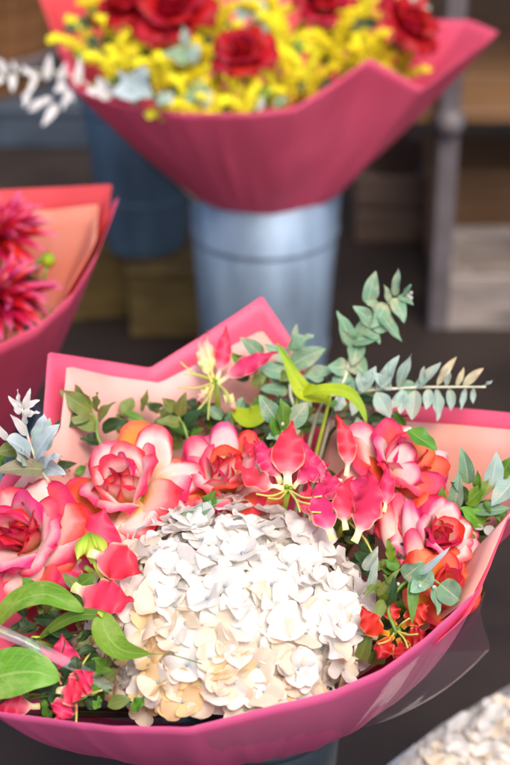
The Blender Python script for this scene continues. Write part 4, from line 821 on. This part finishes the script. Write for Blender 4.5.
# ------------------------------------------------------------------ background: crates, stand, tubs
def crate(label, loc, sx, sy, sz, mat, boards=3, rot=0, group=None):
    t = thing('wooden_crate', label, 'crate', loc, group); t.rotation_euler[2] = rot
    bh = (sz - .006 * (boards - 1)) / boards
    for side in (-1, 1):
        for k in range(boards):
            link('board', box_data(sx, .012, bh, .002, (0, side * (sy / 2 - .006), k * (bh + .006))), mat, t)
            link('board', box_data(.012, sy - .028, bh, .002, (side * (sx / 2 - .006), 0, k * (bh + .006))), mat, t)
        for sx2 in (-1, 1):
            link('corner_post', box_data(.02, .02, sz - .004, .002, (sx2 * (sx / 2 - .024), side * (sy / 2 - .0235), .002)), mat, t)
    link('bottom', box_data(sx - .03, sy - .03, .01, .002, (0, 0, .004)), mat, t)
    return t
def on_floor(x, y, z=0.0):
    d = ray(x, y); return CAM + d * ((z - CAM.z) / d.z)
def closed_box(name, label, cat, loc, sx, sy, sz, mat, rot=0):
    t = thing(name, label, cat, loc); t.rotation_euler[2] = rot
    link('body', box_data(sx, sy, sz - .012, .004), mat, t)
    link('lid', box_data(sx + .008, sy + .008, .014, .003, (0, 0, sz - .0115)), mat, t)
    return t
# dark bucket on a stand of olive wood, left of the rear bucket
q = on_floor(168, 338)
closed_box('wooden_box', 'olive brown wooden box under the dark blue bucket', 'box', (q.x, q.y + .07, 0), .105, .14, .105, M['wood_olive'])
bucket('dark blue metal bucket standing on the olive wooden box', (q.x - .035, q.y + .09, .108), .058, .085, .27, M['zinc_dark'], handle=False)
q2 = on_floor(112, 330)
closed_box('wooden_box', 'brown wooden box left of the olive one, behind the dahlia wrapper', 'box', (q2.x - .03, q2.y + .10, 0), .10, .14, .14, M['wood_olive'], .2)
q3 = on_floor(30, 160)
closed_box('storage_box', 'slate grey box with a lid carrying the round brown tub', 'box', (q3.x - .06, q3.y + .2, 0), .42, .30, .075, M['slate'])
# round brown tub
tb = thing('wooden_tub', 'round brown wooden tub on the slate grey box', 'tub', (q3.x - .10, q3.y + .20, .0785))
for k in range(24):
    a = k / 24 * 6.283; me = box_data(.046, .014, .30, .002)
    for v in me.vertices:
        z = v.co.z / .30; rad = .115 + .065 * math.sin(z * 1.57)
        v.co.y += rad; v.co.x *= rad / .18 * 1.02
    link('stave', me, M['earth'], tb, Matrix.Rotation(a, 4, 'Z'))
for z, rr in ((.06, .146), (.24, .188)):
    vs, fs = lathe([(rr, z - .012), (rr + .003, z - .012), (rr + .005, z + .012), (rr + .002, z + .012)], 40); link('hoop', mesh(vs, fs), M['post'], tb)
vs, fs = lathe([(0, .01), (.11, .01), (.11, .02), (0, .02)], 24); link('base', mesh(vs, fs), M['earth'], tb)
# metal stand with timber shelves at the right
pb = on_floor(437, 326)
st = thing('display_stand', 'metal display stand with timber shelves behind the red rose bouquet', 'stand', (pb.x, pb.y, 0))
def lbox(n, sx, sy, sz, c, mt): return link(n, box_data(sx, sy, sz, .003, c), M[mt], st)
lbox('post', .028, .028, 1.0, (0, 0, 0), 'post'); lbox('post', .034, .034, 1.0, (.62, 0, 0), 'post')
lbox('post', .034, .034, 1.0, (0, .55, 0), 'post'); lbox('post', .034, .034, 1.0, (.62, .55, 0), 'post')
for k in range(4): lbox('shelf_board', .72, .115, .022, (.31, .075 + k * .125, .300), 'wood')
v, f = ico(.024); link('clamp', mesh(v, f), M['post'], st, Matrix.Translation((0, -.012, .315)))
for k in range(3): lbox('shelf_board', .72, .15, .02, (.31, .08 + k * .16, .62), 'wood')
qa = on_floor(490, 335)
crate('pale whitewashed crate on the floor beside the stand post', (qa.x + .06, qa.y + .10, 0), .24, .17, .085, M['wood_pale'], 1)
closed_box('wooden_box', 'brown wooden box behind the pale whitewashed crate', 'box', (qa.x + .06, qa.y + .30, 0), .26, .14, .15, M['wood'])
qb = on_floor(400, 248)
crate('tan crate on the floor behind the pale galvanised bucket', (qb.x - .005, qb.y + .12, 0), .13, .20, .11, M['wood_pink'], 2)
qc = on_floor(470, 225)
closed_box('storage_box', 'small slate grey box under the timber shelf', 'box', (qc.x, qc.y + .12, 0), .14, .14, .07, M['slate'])

# ------------------------------------------------------------------ groups of look-alikes
GROUPS = {'goldenrod_spray': 'goldenrod sprays in the red rose bouquet', 'gloriosa_lily': 'gloriosa lilies of the hydrangea bouquet', 'gloriosa_leaf': 'long leaves of the hydrangea bouquet', 'eucalyptus_sprig': 'eucalyptus sprigs in the bouquets',
          'leaf_sprig': 'leaf sprigs of the hydrangea bouquet', 'foliage_sprig': 'foliage filling the bouquets', 'dahlia': 'dahlias in the coral wrapper', 'metal_bucket': 'metal flower buckets', 'paper_wrapper': 'pink paper wrappings', 'hydrangea_bloom': 'white flower heads', 'wooden_box': 'wooden boxes behind the bouquets', 'wooden_crate': 'crates by the stand', 'storage_box': 'slate grey boxes'}
for o in C.objects:
    if o.parent is None and 'label' in o.keys():
        base = o.name.split('.')[0]
        if base == 'rose': o['group'] = 'red roses in the bucket bouquet' if 'red rose' in o['label'] else 'pink and coral roses of the hydrangea bouquet'
        elif base in GROUPS: o['group'] = GROUPS[base]
